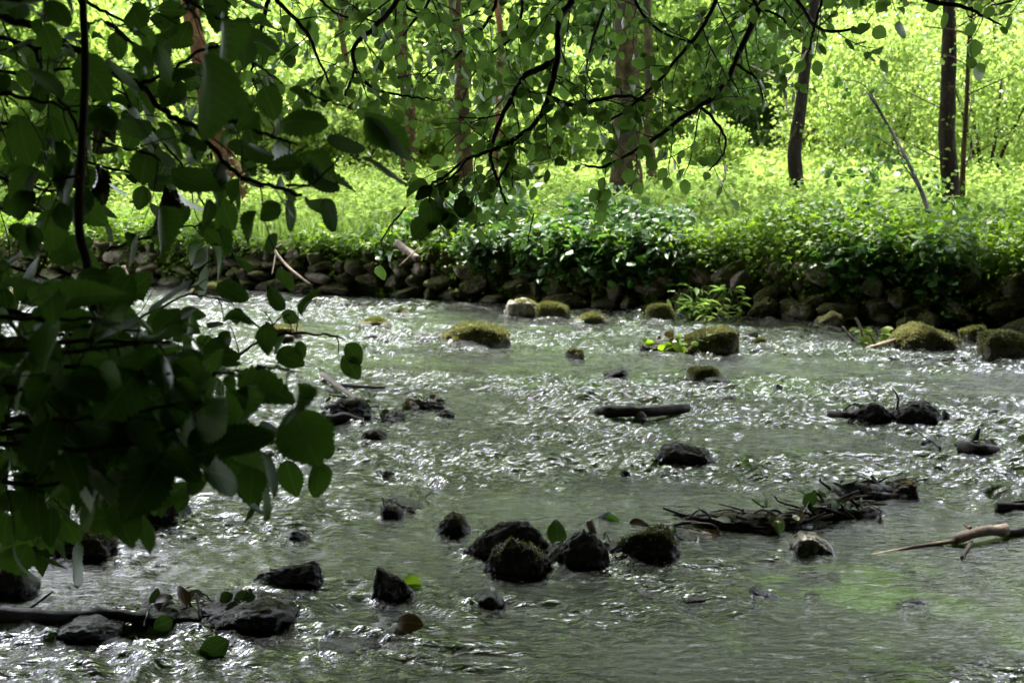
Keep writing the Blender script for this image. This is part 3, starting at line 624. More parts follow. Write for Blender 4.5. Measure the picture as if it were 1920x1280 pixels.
stick([wl(640, 722), wl(700, 726, .02), wl(745, 728)], .014, .008, 'dark straight stick just right of the slanting pale branch')
stick([wl(610, 790, .02), wl(650, 786, .03), wl(680, 792)], .05, .03, 'short thick rotten log under the slanting pale branch', name='driftwood_log', cat='log')
stick([wl(480, 634, .02), wl(550, 634, .03)], .03, .028, 'dark plank like driftwood at the foot of the ochre mossed slab', name='driftwood_log', cat='log')
stick([P(508, 462, 16.6), P(540, 500, 16.2), P(585, 536, 15.95)], .018, .012, 'long pale dead branch leaning down the face of the wall', 'stick_pale', forks=[([P(518, 470, 16.5), P(513, 500, 16.3), P(510, 515, 16.2)], .010, .006), ([P(515, 465, 16.5), P(545, 448, 16.9)], .010, .006)])
stick([P(746, 456, 15.9), P(765, 472, 15.75), P(785, 486, 15.6)], .05, .042, 'broken pale log stub jutting over the wall top', 'stick_pale', name='log_stub', cat='log')
stick([P(750, 498, 15.4), P(788, 462, 15.5)], .012, .007, 'thin bleached twig crossing the broken log stub', 'stick_pale')
stick([P(232, 500, 17.2), P(240, 520, 17.1), P(243, 532, 17.1)], .03, .016, 'pale bent stick standing at the far left water edge', 'stick_pale')
stick([up(1625, 655, 1640, 650), wl(1638, 650, .05), up(1700, 630, 1700, 645)], .025, .015, 'forked grey branch caught left of the wedge shaped boulder', 'stick_pale', forks=[([up(1620, 640, 1640, 650), up(1612, 610, 1640, 650), up(1604, 596, 1640, 650)], .014, .009), ([up(1600, 640, 1640, 650), up(1580, 612, 1640, 650)], .012, .007), ([up(1642, 648, 1640, 650), up(1628, 620, 1640, 650)], .012, .008)])
stick([wl(1555, 775, .03), wl(1590, 778, .04), wl(1615, 770, .03)], .025, .02, 'dark bent branch jammed left of the leaning pair of rocks', forks=[([up(1580, 770, 1590, 778), up(1598, 758, 1590, 778), up(1612, 757, 1600, 778)], .006, .004)])
stick([up(1682, 768, 1690, 790), up(1684, 745, 1690, 790), up(1673, 728, 1690, 790)], .008, .005, 'thin curved twig standing up between the leaning pair of rocks')
stick([wl(1730, 832), up(1745, 826, 1745, 832), up(1762, 840, 1762, 843)], .012, .008, 'little dark knotted twig in mid water left of the horned stump', forks=[([up(1745, 828, 1745, 832), up(1715, 806, 1745, 832), up(1700, 800, 1745, 832)], .004, .003)])
stick([wl(1800, 838, .03), wl(1835, 842, .04), wl(1870, 845, .02)], .035, .03, 'mossy stump with an upright horn at the right', 'stick', name='driftwood_stump', cat='driftwood', forks=[([up(1822, 838, 1830, 842), up(1830, 820, 1830, 842), up(1837, 802, 1830, 842)], .03, .008)])
stick([up(716, 932, 722, 965), up(720, 945, 722, 965), wl(722, 962)], .005, .004, 'thin upright twig caught on the grey stone left of centre', 'stick_pale')
stick([up(1112, 1000, 1100, 1040), up(1104, 975, 1100, 1040)], .018, .018, 'stub of orange brown wood poking up behind the flat faced rock', 'stick_pale')
# the big drift pile, right of the row of four
def drift_pile(cx, cy, wpx, hpx, n, nl, label, seed, leafm='wetleaf', thick=.014, lsz=.07):
    rg = np.random.default_rng(seed); base = W(cx, cy); d = (base - CAM) @ FWD; s = d / F
    root = empty('drift_pile', base, label, 'debris')
    for i in range(n):
        a = base + np.array([rg.uniform(-.5, .5) * wpx * s, rg.uniform(-.06, .16), rg.uniform(.0, .02)])
        an = rg.normal() * .5 + (PI if rg.random() < .5 else 0); l = rg.uniform(.12, .5) * min(wpx * s, .5)
        e = a + np.array([math.cos(an) * l, math.sin(an) * l * .7, rg.uniform(0, 1) ** 2 * hpx * s * .8]); mm = (a + e) / 2 + rg.normal(size=3) * .02
        r = thick * rg.uniform(.2, .8)
        stick([a, mm, e], r, r * .6, None, 'stick' if rg.random() < .8 else 'stick_pale', name='twig', parent=root, seed=seed + i)
    for mt, k in ((leafm, nl), ('deadleaf', nl // 2 + 1)):
        if not k: continue
        lv = Leaves()
        for i in range(k):
            p = base + np.array([rg.uniform(-.5, .5) * wpx * s, rg.uniform(-.1, .12), rg.uniform(.2, .8) * hpx * s])
            lv.add(p, rg.normal(size=3) + [0, 0, -.3], nrm(rg.normal(size=3) * .6 + [0, -.6, .8]), lsz * rg.uniform(.6, 1.3))
        lv.build('dead_leaves' if mt == 'deadleaf' else 'stranded_leaves', T_NEAR, M[mt], root, seed)
    # matted core
    V, Fc = rock_shape(seed, 4, None, rough=.16); V = V * np.array([wpx * s * .46, .11, hpx * s * .42]) + base + [0, .05, 0]
    mesh_obj('matted_core', V, [Fc], M['rock'], root)
    STONES.append((base[0], base[1], wpx * s / 2, .1))
    return root
drift_pile(1430, 990, 210, 40, 34, 9, 'long drift of black sticks and leaves left of the smooth olive boulder', 3)
drift_pile(1570, 970, 150, 52, 34, 12, 'tangled heap of sticks with big green leaves behind the smooth olive boulder', 8)
drift_pile(1020, 1046, 70, 20, 9, 3, 'black twigs wedged in the gap between the grey green rock and the flat faced rock', 51, thick=.006, lsz=.05)
drift_pile(1150, 1040, 60, 20, 9, 4, 'twigs and leaf scraps wedged between the flat faced rock and the mossy crested rock', 52, thick=.006, lsz=.05)
drift_pile(1290, 1010, 100, 16, 12, 3, 'thin line of sticks running from the mossy crested rock to the long drift', 53, thick=.007, lsz=.05)
drift_pile(1620, 930, 110, 40, 14, 5, 'sticks and curled leaves piled against the shaggy grey rock', 6, thick=.018)
drift_pile(655, 775, 90, 40, 16, 8, 'knot of twigs and weed under the slanting pale branch', 12, thick=.01)
drift_pile(795, 765, 80, 26, 12, 12, 'drift of curled dead leaves and twigs left of the smooth green pool', 14, 'deadleaf', .008, .06)
drift_pile(738, 783, 50, 20, 6, 5, 'small tuft of green weed and twigs between the two leaf drifts', 15, thick=.006, lsz=.05)
drift_pile(90, 1035, 200, 60, 14, 8, 'dark drift of sticks and leaves at the left edge', 21)
drift_pile(450, 1150, 200, 36, 14, 6, 'stranded twigs and large leaves on the broad black rock', 25, thick=.008, lsz=.075)
drift_pile(290, 1160, 120, 24, 8, 6, 'lobed dark green leaves lying at the end of the sunken log', 27, thick=.006, lsz=.08)
drift_pile(760, 948, 70, 14, 6, 3, 'thin line of twigs behind the grey stone left of centre', 29, thick=.006, lsz=.04)
drift_pile(1245, 658, 70, 34, 8, 16, 'clump of green weed and twigs left of the willowherb boulder', 33, 'leaf_bank', .010, .10)
drift_pile(1320, 712, 80, 14, 8, 0, 'twigs lodged across the green capped stone', 35, thick=.010, lsz=.05)
drift_pile(1840, 846, 60, 24, 6, 6, 'weed and leaves caught on the horned stump', 37, 'leaf_bank', .008, .06)
drift_pile(590, 545, 60, 20, 5, 8, 'small heap of rubble and weed at the wall foot left of centre', 39, 'leaf_bank', .012, .06)
def lone(px, py, h, sz, x, n, label, mt='wetleaf', seed=1):
    b = W(px, py); p = b + np.array([0, 0, h]); lv = Leaves(); lv.add(p, np.array(x, float), np.array(n, float), sz)
    o = lv.build('fallen_leaf', [T_NEAR[seed % 3]], M[mt], None, seed, origin=p); return tag(o, label, 'leaf')
lone(1045, 1020, -.01, .11, (.1, 0, 1), (.3, -1, .1), 'upright dark green leaf standing left of the flat faced rock')
lone(1140, 975, .03, .13, (.1, -.3, -.5), (-.2, -.6, .7), 'pale green folded leaf draped behind the row of four', 'leaf_blue')
lone(765, 1105, .06, .10, (.3, -.2, -.6), (.2, -.8, .4), 'bright green leaf stuck on the back of the fang shaped rock', 'leaf_bank')
lone(1180, 985, .012, .10, (1, 0, -.15), (0, -.5, 1), 'yellow brown leaf lying right of the pale folded leaf', 'deadleaf', 2)
lone(745, 1203, .07, .09, (.3, -.3, .2), (.1, -.7, .6), 'ochre leaf plastered on the small stone in the lower centre', 'deadleaf')
lone(430, 1215, .03, .14, (-.8, -.1, -.5), (.2, -.8, .5), 'large grey green leaf hanging into the water at bottom left', 'wetleaf', 2)
lone(130, 1000, .04, .13, (-.7, -.1, -.4), (-.2, -.9, .6), 'pale green leaf resting on the mossy dark boulder at the left', 'leaf_over')
#@@HERBS
def herb(px, py, hpx, nst, label, name='willowherb', cat='plant', seed=1, lsz=.10, z0=.3, mt='leaf_over', lean=.25, tp=None, spread=.1, per=8, back_=.0):
    rg = np.random.default_rng(seed); base = W(px, py, z0) + np.array([0, back_, 0]); s = ((base - CAM) @ FWD) / F; root = empty(name, base, label, cat)
    lv = Leaves(); g = Geo()
    for i in range(nst):
        b = base + np.array([rg.uniform(-1, 1) * spread, rg.uniform(-.5, .5) * spread, -.02]); h = hpx * s * rg.uniform(.5, 1.1)
        e = b + np.array([rg.normal() * lean * h * 1.6, rg.normal() * lean * h, h]); m_ = (b + e) / 2 + np.array([rg.normal(), rg.normal(), 0]) * .02
        p = tube(g, [b, m_, e], .004, .002, 5, 8)
        for k in range(per):
            t = (k + 1) / per; q = p[min(7, int(t * 7))]; an = rg.random() * 2 * PI
            x = np.array([math.cos(an), math.sin(an) * .8, .35 - .8 * rg.random()]); lv.add(q, x, nrm(np.array([0, -.4, 1]) + rg.normal(size=3) * .3), lsz * rg.uniform(.6, 1.2))
    g.build('stem', M['leaf_bank'], root); lv.build('leaves', tp or T_LONG, M[mt], root, seed)
    return root
herb(1365, 606, 66, 6, 'tall fresh green herb with long drooping leaves growing behind the blocky boulder', z0=.0, seed=3, lsz=.15, mt='leaf_yel', per=6, spread=.22, back_=.25)
herb(1310, 600, 60, 24, 'tuft of fine grass left of the tall fresh green herb', 'grass_tuft', 'grass', seed=4, lsz=.2, z0=.0, mt='leaf_over', per=2, lean=.5, spread=.1, back_=.2)
herb(1640, 645, 40, 6, 'small bright round leaved plant on the forked grey branch', 'water_plant', 'plant', seed=5, lsz=.10, z0=.02, mt='leaf_yel', per=4, tp=T_FAR, spread=.1)
herb(1300, 660, 36, 8, 'low weed at the left foot of the blocky boulder', 'water_plant', 'plant', seed=6, lsz=.07, z0=.0, mt='leaf_bank', per=4, tp=T_FAR, spread=.1)
herb(1590, 770, 20, 4, 'sprig of tiny pale leaves in the white water left of the leaning pair', 'water_plant', 'plant', seed=7, lsz=.05, z0=.0, mt='leaf_yel', per=3, tp=T_FAR, spread=.35)
herb(1412, 872, 26, 3, 'sprig of weed growing on the small black rock', 'water_plant', 'plant', seed=8, lsz=.05, z0=.05, mt='leaf_bank', per=3, tp=T_FAR, spread=.05)
herb(885, 525, 40, 6, 'little fern like plant rooted in the wall behind the pale slab', 'wall_plant', 'plant', seed=9, lsz=.09, z0=.25, mt='leaf_yel', per=5, tp=T_FAR, spread=.12)
#@@BANK
rg = np.random.default_rng(11)
def plants(n, smin, smax, bmin, bmax, hfun, per, lsz, seed, hang=0.0, dens=None):
    r = np.random.default_rng(seed); lv = Leaves()
    s = r.uniform(smin, smax, n); b = bmin + (bmax - bmin) * r.random(n) ** 1.3
    if dens is not None:
        k = r.random(n) < dens(s, b); s, b = s[k], b[k]
    n = len(s); base = A0 + s[:, None] * U + b[:, None] * NB; base[:, 2] = np.maximum(gz(base[:, 0], base[:, 1]), .0)
    if hang: base[:, 2] = np.where(b < .05, .50 + .1 * r.random(n), base[:, 2])
    H = hfun(s, b) * r.uniform(.6, 1.25, n) * (1 + .3 * vn2(s * 1.6, b * 1.6, seed) + .4 * vn2(s * .55, b * .6, seed + 3))
    k = per; t = r.random((n, k)) ** .75; rad = (.05 + .45 * (1 - t * .6)) * H[:, None] * r.random((n, k)) ** .5; an = r.random((n, k)) * 2 * PI
    pos = base[:, None] + np.stack([np.cos(an) * rad, np.sin(an) * rad, t * H[:, None]], -1)
    if hang: pos[..., 2] -= np.clip(.25 - b, 0, .5)[:, None] * hang * r.random((n, k))
    x = np.stack([np.cos(an), np.sin(an), r.normal(size=an.shape) * .35 - .1], -1) + r.normal(size=an.shape + (3,)) * .3
    nn = np.stack([np.cos(an) * .4, np.sin(an) * .4 - .25, np.ones_like(an)], -1) + r.normal(size=an.shape + (3,)) * .4
    sz = lsz * r.uniform(.5, 1.25, an.shape)
    lv.add(pos.reshape(-1, 3), x.reshape(-1, 3), nn.reshape(-1, 3), sz.ravel()); return lv
patch = lambda s, b: np.clip((s - 3.0) / 1.2, 0, 1)
blue = lambda s, b: (vn2(s * .9, b * 1.2, 61) > -.15) * np.clip((s - 3.6) / 1.0, 0, 1)
tag(plants(5200, -6, 14, -.02, 2.4, lambda s, b: .26 + .22 * np.clip((s - 2) / 4, 0, 1), 22, .078, 2, .35).build('bank_plants', T_FAR, M['leaf_bank'], None, 3), 'mass of small leaved green weeds covering the top of the wall', 'weeds', kind='stuff')
tag(plants(2600, 2.5, 14, -.10, 1.3, lambda s, b: .55 + 0 * s, 16, .12, 5, 1.1, blue).build('broadleaf_plants', T_FAR, M['leaf_blue'], None, 4), 'mass of glossy broad leaved plants spilling over the wall right of centre', 'plants', kind='stuff')
tag(plants(900, -6, 14, -.14, .08, lambda s, b: .16 + 0 * s, 14, .05, 7, 1.5, lambda s, b: np.clip(.25 + vn2(s * 1.4, s * 0, 8), 0, 1)).build('hanging_weeds', T_FAR, M['leaf_bank'], None, 5), 'trailing weeds hanging over the upper stones of the wall', 'weeds', kind='stuff')
# meadow: lush sunlit herbs and grass blades
tag(plants(16000, -14, 22, .9, 16, lambda s, b: .42 + .015 * b, 14, .10, 9, 0).build('meadow_herbs', T_FAR, M['grass'], None, 6), 'bright yellow green herbs filling the sunlit meadow', 'meadow', kind='stuff')
tag(plants(9000, -40, 50, 14, 62, lambda s, b: .45 + 0 * s, 12, .22, 10, 0).build('far_meadow_herbs', T_FAR, M['grass'], None, 6), 'pale green rough herbs on the rising ground behind the trees', 'meadow', kind='stuff')
tag(plants(520, -10, 20, 1.5, 13, lambda s, b: .85 + 0 * s, 34, .085, 41, 0).build('tall_nettles', T_FAR, M['leaf_bg'], None, 6), 'scattered taller darker green nettles standing out of the meadow', 'nettles', kind='stuff')
tag(plants(420, 4.5, 13, 13, 22, lambda s, b: .5 + 0 * s, 9, .34, 42, 0).build('butterbur_leaves', T_FAR, M['leaf_bg'], None, 6), 'patch of very large round leaves at the back of the meadow right of the thickest trunk', 'plants', kind='stuff')
def blades(n, seed, smin, smax, bmin, bmax, h, w, mt, name, label, pw=1.6):
    r = np.random.default_rng(seed); s = r.uniform(smin, smax, n); b = bmin + (bmax - bmin) * r.random(n) ** pw
    base = A0 + s[:, None] * U + b[:, None] * NB; base[:, 2] = gz(base[:, 0], base[:, 1])
    H = h * r.uniform(.5, 1.2, n) * (1 + .02 * b); a = r.random(n) * 2 * PI; d = np.stack([np.cos(a), np.sin(a), 0 * a], 1); ln = np.stack([r.normal(size=n), r.normal(size=n), 0 * a], 1) * .22
    z = np.array([0, 0, 1.0]); wv = (w * (1 + .03 * b))[:, None] * d
    p1 = base + (z * .55 + ln * .3) * H[:, None]; p2 = base + (z * .95 + ln) * H[:, None]
    V = np.stack([base - wv, base + wv, p1 + wv * .8, p1 - wv * .8, p2], 1).reshape(-1, 3); o = np.arange(n) * 5
    ob = mesh_obj(name, V, [np.stack([o, o + 1, o + 2, o + 3], 1), np.stack([o + 3, o + 2, o + 4], 1)], M[mt], None, True)
    return tag(ob, label, 'grass', kind='stuff')
blades(60000, 3, -14, 24, .3, 22, .5, .006, 'grass', 'meadow_grass', 'tall thin grass standing among the meadow herbs')
#@@TREES
def crown_mesh(seed, rx, rz, n, lsz, nclump=40, hollow=.3, low=False):
    r = np.random.default_rng(seed); cc = r.normal(size=(nclump, 3)); cc /= np.linalg.norm(cc, axis=1)[:, None]; cc *= (hollow + (1 - hollow) * r.random((nclump, 1)) ** .6)
    cc = cc * [rx, rx, rz] * .85; cs = r.uniform(.14, .34, nclump) * rx
    k = r.integers(0, nclump, n); p = r.normal(size=(n, 3)) * .62; p = cc[k] + p * cs[k][:, None] * np.array([1, 1, .6])
    lv = Leaves(); x = r.normal(size=(n, 3)) + [0, 0, -.3]; nn = r.normal(size=(n, 3)) * .7 + [0, 0, .7]
    lv.add(p, x, nn, lsz * r.uniform(.6, 1.3, n)); return lv, cc
CROWNS = {}
def crown(name, kind, parent, loc, sc, mt, rz=0):
    key = (kind, mt)
    if key not in CROWNS:
        prm = {'shrubA': (1, 1.0, 1.0, 9000, .075, 46), 'shrubB': (2, 1.0, 1.1, 9000, .07, 60), 'shrubC': (3, 1.0, .8, 8000, .08, 38), 'tallA': (4, 1.0, 1.3, 9000, .052, 55), 'tallB': (5, 1.0, 1.2, 9000, .056, 50), 'dense': (6, 1, 1, 15000, .085, 80), 'airy': (9, 1, 1.2, 7000, .05, 110, .2), 'sparseA': (7, 1, 1.2, 2600, .05, 50), 'sparseB': (8, 1, 1.2, 2300, .055, 40)}[kind]
        lv, cc = crown_mesh(*prm); o = lv.build(name, T_FAR, M[mt], parent, 2, origin=np.zeros(3)); CROWNS[key] = o.data
    else:
        o = bpy.data.objects.new(name, CROWNS[key]); C.objects.link(o); o.parent = parent
    o.location = loc; o.scale = sc; o.rotation_euler = (0, 0, rz); return o
def limbs(g, base, top, n, r, seed, reach):
    rg = np.random.default_rng(seed)
    for i in range(n):
        t = rg.uniform(.35, .95); b = base + (top - base) * t; a = rg.random() * 2 * PI; l = reach * rg.uniform(.5, 1)
        e = b + np.array([math.cos(a) * l, math.sin(a) * l, l * rg.uniform(.2, .8)]); tube(g, [b, (b + e) / 2 + rg.normal(size=3) * l * .08, e], r * (1.1 - t) * .7 + .01, .008, 6, 8, .1, seed + i)
def tree(pts, wpx, d, label, mt, name='tree', kind='sparseA', cm='leaf_bg', top=13.5, cr=4.2, seed=1, group=None, flare=1.35, twigs=0, dz=0):
    pp = [P(x, y, d) for x, y in pts]; b = pp[-1].copy(); b[2] = gz(b[0], b[1]) - .05
    pp[-1] = b; q = pp[::-1]; dirn = q[-1] - q[-2]; t = q[-1] + dirn / max(.1, dirn[2]) * (top * .75 - q[-1][2]) * np.array([.3, .3, 1]); q.append(t)
    root = empty(name, b, label, 'tree', group); g = Geo(); r = wpx / 2 * d / F
    n = len(q); tube(g, q, [r * flare * 1.15, r * 1.03] + [r * (1 - .5 * i / n) for i in range(1, n - 1)], 0, 16, 60, .10, seed)
    limbs(g, b + (t - b) * .45, t, 7, r * .55, seed, cr * .9)
    g.build('trunk', M[mt], root)
    crown('crown', kind, root, np.array([t[0] - b[0], t[1] - b[1], top - b[2]]), (cr, cr, cr), cm, seed)
    if twigs:
        lv = Leaves(); rr = np.random.default_rng(seed)
        for i in range(twigs):
            w = Geo()
            z = rr.uniform(1.0, 4.5); s = b + (t - b) * (z / (t[2] - b[2])); a = rr.random() * 2 * PI; l = rr.uniform(.5, 1.6)
            e = s + np.array([math.cos(a) * l, math.sin(a) * l, l * .5]); branch(w, lv, [s, (s + e) / 2 + rr.normal(size=3) * .06, e], .012, .004, .22, .35, .08, .08, seed * 10 + i, .4, False)
            w.build('side_twig', M['twig'], root)
        lv.build('side_leaves', T_FAR, M[cm], root, seed)
    return root
tree([(752, -40), (752, 100), (766, 200), (765, 320), (765, 350)], 28, 29, 'slender brown trunk second from the left behind the meadow', 'bark', seed=1, twigs=4)
tree([(850, -40), (862, 90), (866, 200), (872, 330), (872, 372)], 31, 24.5, 'straight grey brown trunk left of the overhanging fork', 'bark', seed=2, kind='sparseB', twigs=3)
tree([(925, -40), (938, 60), (935, 200), (928, 300), (925, 340)], 15, 28, 'thin reddish trunk just right of the grey brown one', 'bark_red', seed=3, top=12, cr=3)
tree([(1175, -60), (1175, 60), (1176, 180), (1172, 300), (1172, 400)], 52, 22.5, 'thickest trunk with pale bark blotched black in the centre right', 'bark_pale', seed=4, kind='sparseB', top=15, cr=5)
tree([(1213, -20), (1217, 130), (1215, 240), (1222, 320), (1224, 370)], 20, 26, 'pale slim trunk just behind the thickest one', 'bark_pale', seed=5, top=12, cr=3.2)
tree([(1530, -30), (1518, 60), (1508, 140), (1500, 210), (1490, 280), (1493, 350), (1492, 380)], 27, 23.5, 'dark crooked ivy patched trunk right of the centre', 'bark_dark', seed=6, kind='sparseA', top=12.5, cr=3.6, twigs=5)
tree([(1782, -60), (1780, 60), (1778, 160), (1776, 260), (1783, 360), (1784, 420)], 33, 19.5, 'straight nearly black trunk at the right', 'bark_dark', seed=7, kind='sparseB', top=13, cr=4, cm='leaf_yel', twigs=6)
tree([(1826, -30), (1818, 60), (1812, 200), (1806, 300), (1803, 430)], 9, 18.8, 'thin pole like stem right beside the nearly black trunk', 'bark', name='sapling', seed=8, top=6.5, cr=1.3, cm='leaf_yel', twigs=8)
tree([(350, -40), (372, 90), (392, 200), (420, 290), (440, 340), (445, 352)], 40, 23, 'leaning reddish brown trunk showing between the left leaves', 'bark_red', seed=9, kind='sparseA', top=13.5, cr=4.2)
tree([(640, -40), (640, 60), (655, 160), (655, 300)], 12, 34, 'thin distant trunk between the leaning one and the slender brown one', 'bark', seed=10, top=12, cr=3.2)
tree([(1865, 0), (1868, 120), (1872, 240), (1866, 330)], 10, 30, 'thin distant trunk near the right edge', 'bark', seed=12, top=9, cr=2, cm='leaf_yel')
# leaning bare stem on the bank
lp = [P(1628, 175, 15.6), P(1665, 235, 15.4), P(1700, 300, 15.1), P(1728, 360, 14.8), P(1752, 430, 14.4), P(1772, 480, 14.2)]
root = empty('leaning_sapling', lp[-1], 'thin leaning bare stem slanting up to the left from the wall top at right', 'sapling'); g = Geo(); lv = Leaves()
tube(g, lp[::-1], .034, .014, 8, 30, .1, 5)
branch(g, lv, [lp[2], P(1640, 255, 15), P(1600, 262, 15)], .008, .004, .1, .25, .07, .05, 3, .5)
branch(g, lv, [lp[3], P(1680, 300, 14.6), P(1610, 330, 14.4), P(1540, 320, 14.3)], .008, .004, .12, .3, .07, .05, 4, .5)
branch(g, lv, [lp[1], P(1620, 160, 15.4), P(1560, 150, 15.4)], .008, .004, .1, .3, .07, .05, 5, .5)
branch(g, lv, [lp[4], P(1790, 380, 14), P(1740, 350, 14)], .006, .003, .1, .3, .07, .05, 6, .5)
g.build('stem', M['stick'], root); lv.build('leaves', T_MID, M['leaf_blue'], root, 2)
# bare grey branches in the background
g = Geo(); root = empty('dead_branch', P(1478, 158, 21), 'bleached bare dead branch spreading left of the crooked dark trunk', 'branch')
tube(g, PP([(1478, 160), (1440, 140), (1400, 120), (1360, 95)], 21, 20.5), .03, .012, 6); tube(g, PP([(1440, 140), (1448, 110), (1430, 75)], 21), .015, .008, 5); tube(g, PP([(1478, 150), (1500, 118), (1520, 80)], 21.5), .02, .01, 5); tube(g, PP([(1474, 170), (1475, 205), (1485, 215)], 21.5), .02, .01, 5)
g.build('branch_wood', M['stick_pale'], root)
# shrubs and bushes of the wood edge
rg = np.random.default_rng(77); KN = {'leaf_bg': ('mid green leafy bush in the wood edge behind the meadow', 'mid green bushes of the wood edge'), 'leaf_yel': ('sunlit yellow green bush in the wood edge behind the meadow', 'yellow green bushes of the wood edge'), 'leaf_dk': ('darker green bush in the wood edge behind the meadow', 'darker green bushes of the wood edge')}
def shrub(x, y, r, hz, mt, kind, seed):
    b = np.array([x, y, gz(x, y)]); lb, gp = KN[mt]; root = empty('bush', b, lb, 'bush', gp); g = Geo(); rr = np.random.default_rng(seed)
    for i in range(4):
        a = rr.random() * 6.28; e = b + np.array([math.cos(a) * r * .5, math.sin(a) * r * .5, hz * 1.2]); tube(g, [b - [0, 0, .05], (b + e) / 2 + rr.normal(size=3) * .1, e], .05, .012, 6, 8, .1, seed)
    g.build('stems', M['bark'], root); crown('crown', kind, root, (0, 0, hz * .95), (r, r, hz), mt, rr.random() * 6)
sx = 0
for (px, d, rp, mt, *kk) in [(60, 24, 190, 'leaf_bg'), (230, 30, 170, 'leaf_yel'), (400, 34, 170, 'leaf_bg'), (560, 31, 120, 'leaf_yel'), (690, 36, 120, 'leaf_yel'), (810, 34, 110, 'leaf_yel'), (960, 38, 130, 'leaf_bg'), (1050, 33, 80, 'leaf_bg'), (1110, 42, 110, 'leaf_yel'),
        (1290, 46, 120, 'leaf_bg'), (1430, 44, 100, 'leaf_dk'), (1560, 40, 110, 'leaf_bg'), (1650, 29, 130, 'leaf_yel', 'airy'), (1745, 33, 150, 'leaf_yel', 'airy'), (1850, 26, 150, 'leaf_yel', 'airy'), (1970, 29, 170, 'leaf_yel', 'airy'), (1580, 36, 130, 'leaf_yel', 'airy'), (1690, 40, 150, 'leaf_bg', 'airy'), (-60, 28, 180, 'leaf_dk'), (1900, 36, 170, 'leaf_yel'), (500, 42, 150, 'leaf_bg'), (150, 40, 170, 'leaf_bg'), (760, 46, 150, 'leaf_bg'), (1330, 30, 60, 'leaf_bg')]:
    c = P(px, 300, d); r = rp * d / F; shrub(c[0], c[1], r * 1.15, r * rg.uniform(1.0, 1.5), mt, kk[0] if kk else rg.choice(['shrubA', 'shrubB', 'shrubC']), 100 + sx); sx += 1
# taller trees of the wood behind
for i in range(26):
    px = -150 + i * 90 + rg.uniform(-40, 40); d = rg.uniform(48, 74); c = P(px, 300, d); b = np.array([c[0], c[1], gz(c[0], c[1])])
    mt = rg.choice(['leaf_bg', 'leaf_yel', 'leaf_dk', 'leaf_bg']); kn = {'leaf_bg': 'mid', 'leaf_yel': 'yellow', 'leaf_dk': 'dark'}[mt]
    root = empty('woodland_tree', b, {'mid': 'tall mid green tree far back in the wood', 'yellow': 'tall yellow green tree far back in the wood', 'dark': 'tall dark green tree far back in the wood'}[kn], 'tree', {'mid': 'mid green trees far back', 'yellow': 'yellow green trees far back', 'dark': 'dark green trees far back'}[kn])
    g = Geo(); tube(g, [b - [0, 0, .1], b + [rg.normal() * .3, 0, 6], b + [rg.normal() * .5, 0, 15]], .26, .08, 8, 12, .1, i); g.build('trunk', M['bark'], root)
    R = rg.uniform(4.6, 6.2); crown('crown', rg.choice(['tallA', 'tallB', 'shrubB']), root, (0, 0, R * 1.2 + 1.0), (R, R, R * 1.15), mt, rg.random() * 6)
    if i % 5 != 3: crown('upper_crown', rg.choice(['tallA', 'tallB']), root, (0, 0, R * 2.5 + 2.0), (R * .85, R * .85, R), mt, rg.random() * 6)
# unseen near bank trees behind and above the camera, crowns shaped to shade the water
OVER = [(-15, 13.0, 16.5), (-9, 14.0, 16.6), (-3, 14.0, 16.8), (3.2, 14.6, 18.0), (9.5, 13.5, 18.0), (16, 12.5, 17)]
for i, (x, y1, y2) in enumerate(OVER):
    b = np.array([x, -1.6 - .5 * (i % 3), 0]); b[2] = gz(b[0], b[1]); root = empty('unseen_shade_tree', b, 'unseen spreading tree on the near bank, crown stretched over the water for shade', 'tree', 'unseen spreading near bank shade trees')
    g = Geo(); tube(g, [b - [0, 0, .1], b + [0, .2, 4], b + [0, 1, 9], b + [.3, 2, 13]], .38, .12, 12, 20, .1, i + 50)
    tube(g, [b + [0, .6, 7], b + [.2, 5, 9.4], np.array([x, 8, 10.2]), np.array([x + .4, y1, 10.6])], .2, .05, 8, 20, .1, i + 70); g.build('trunk', M['bark_dark'], root)
    for k, (yy, zz, r) in enumerate([(1.5, 9.5, 4.2), (7.5, 11, 4.3), (y1 - .6, 11.2, 3.6)]):
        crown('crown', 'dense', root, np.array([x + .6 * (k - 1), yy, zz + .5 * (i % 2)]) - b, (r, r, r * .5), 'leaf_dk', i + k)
for i, (x, y, z, r) in enumerate([(-19, 9, 5, 4.5), (-20, 3, 5, 4.5), (19, 6, 5, 4.5), (20, 0, 5, 4.5), (-3.2, 1.2, 4.6, 1.9)]):  # added out of view to cut skylight along the stream and at the left
    b = np.array([x, y, 0]) if i < 4 else np.array([x, -.5, 0]); b[2] = gz(b[0], b[1]); root = empty('unseen_shade_tree', b, 'round bushy tree outside the view, added to block skylight', 'tree', 'bushy trees added to block skylight')
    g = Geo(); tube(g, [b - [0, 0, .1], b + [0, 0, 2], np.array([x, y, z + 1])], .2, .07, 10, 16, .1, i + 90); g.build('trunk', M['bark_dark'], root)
    crown('crown', 'dense', root, np.array([x, y, z]) - b, (r, r, r), 'leaf_dk', i)
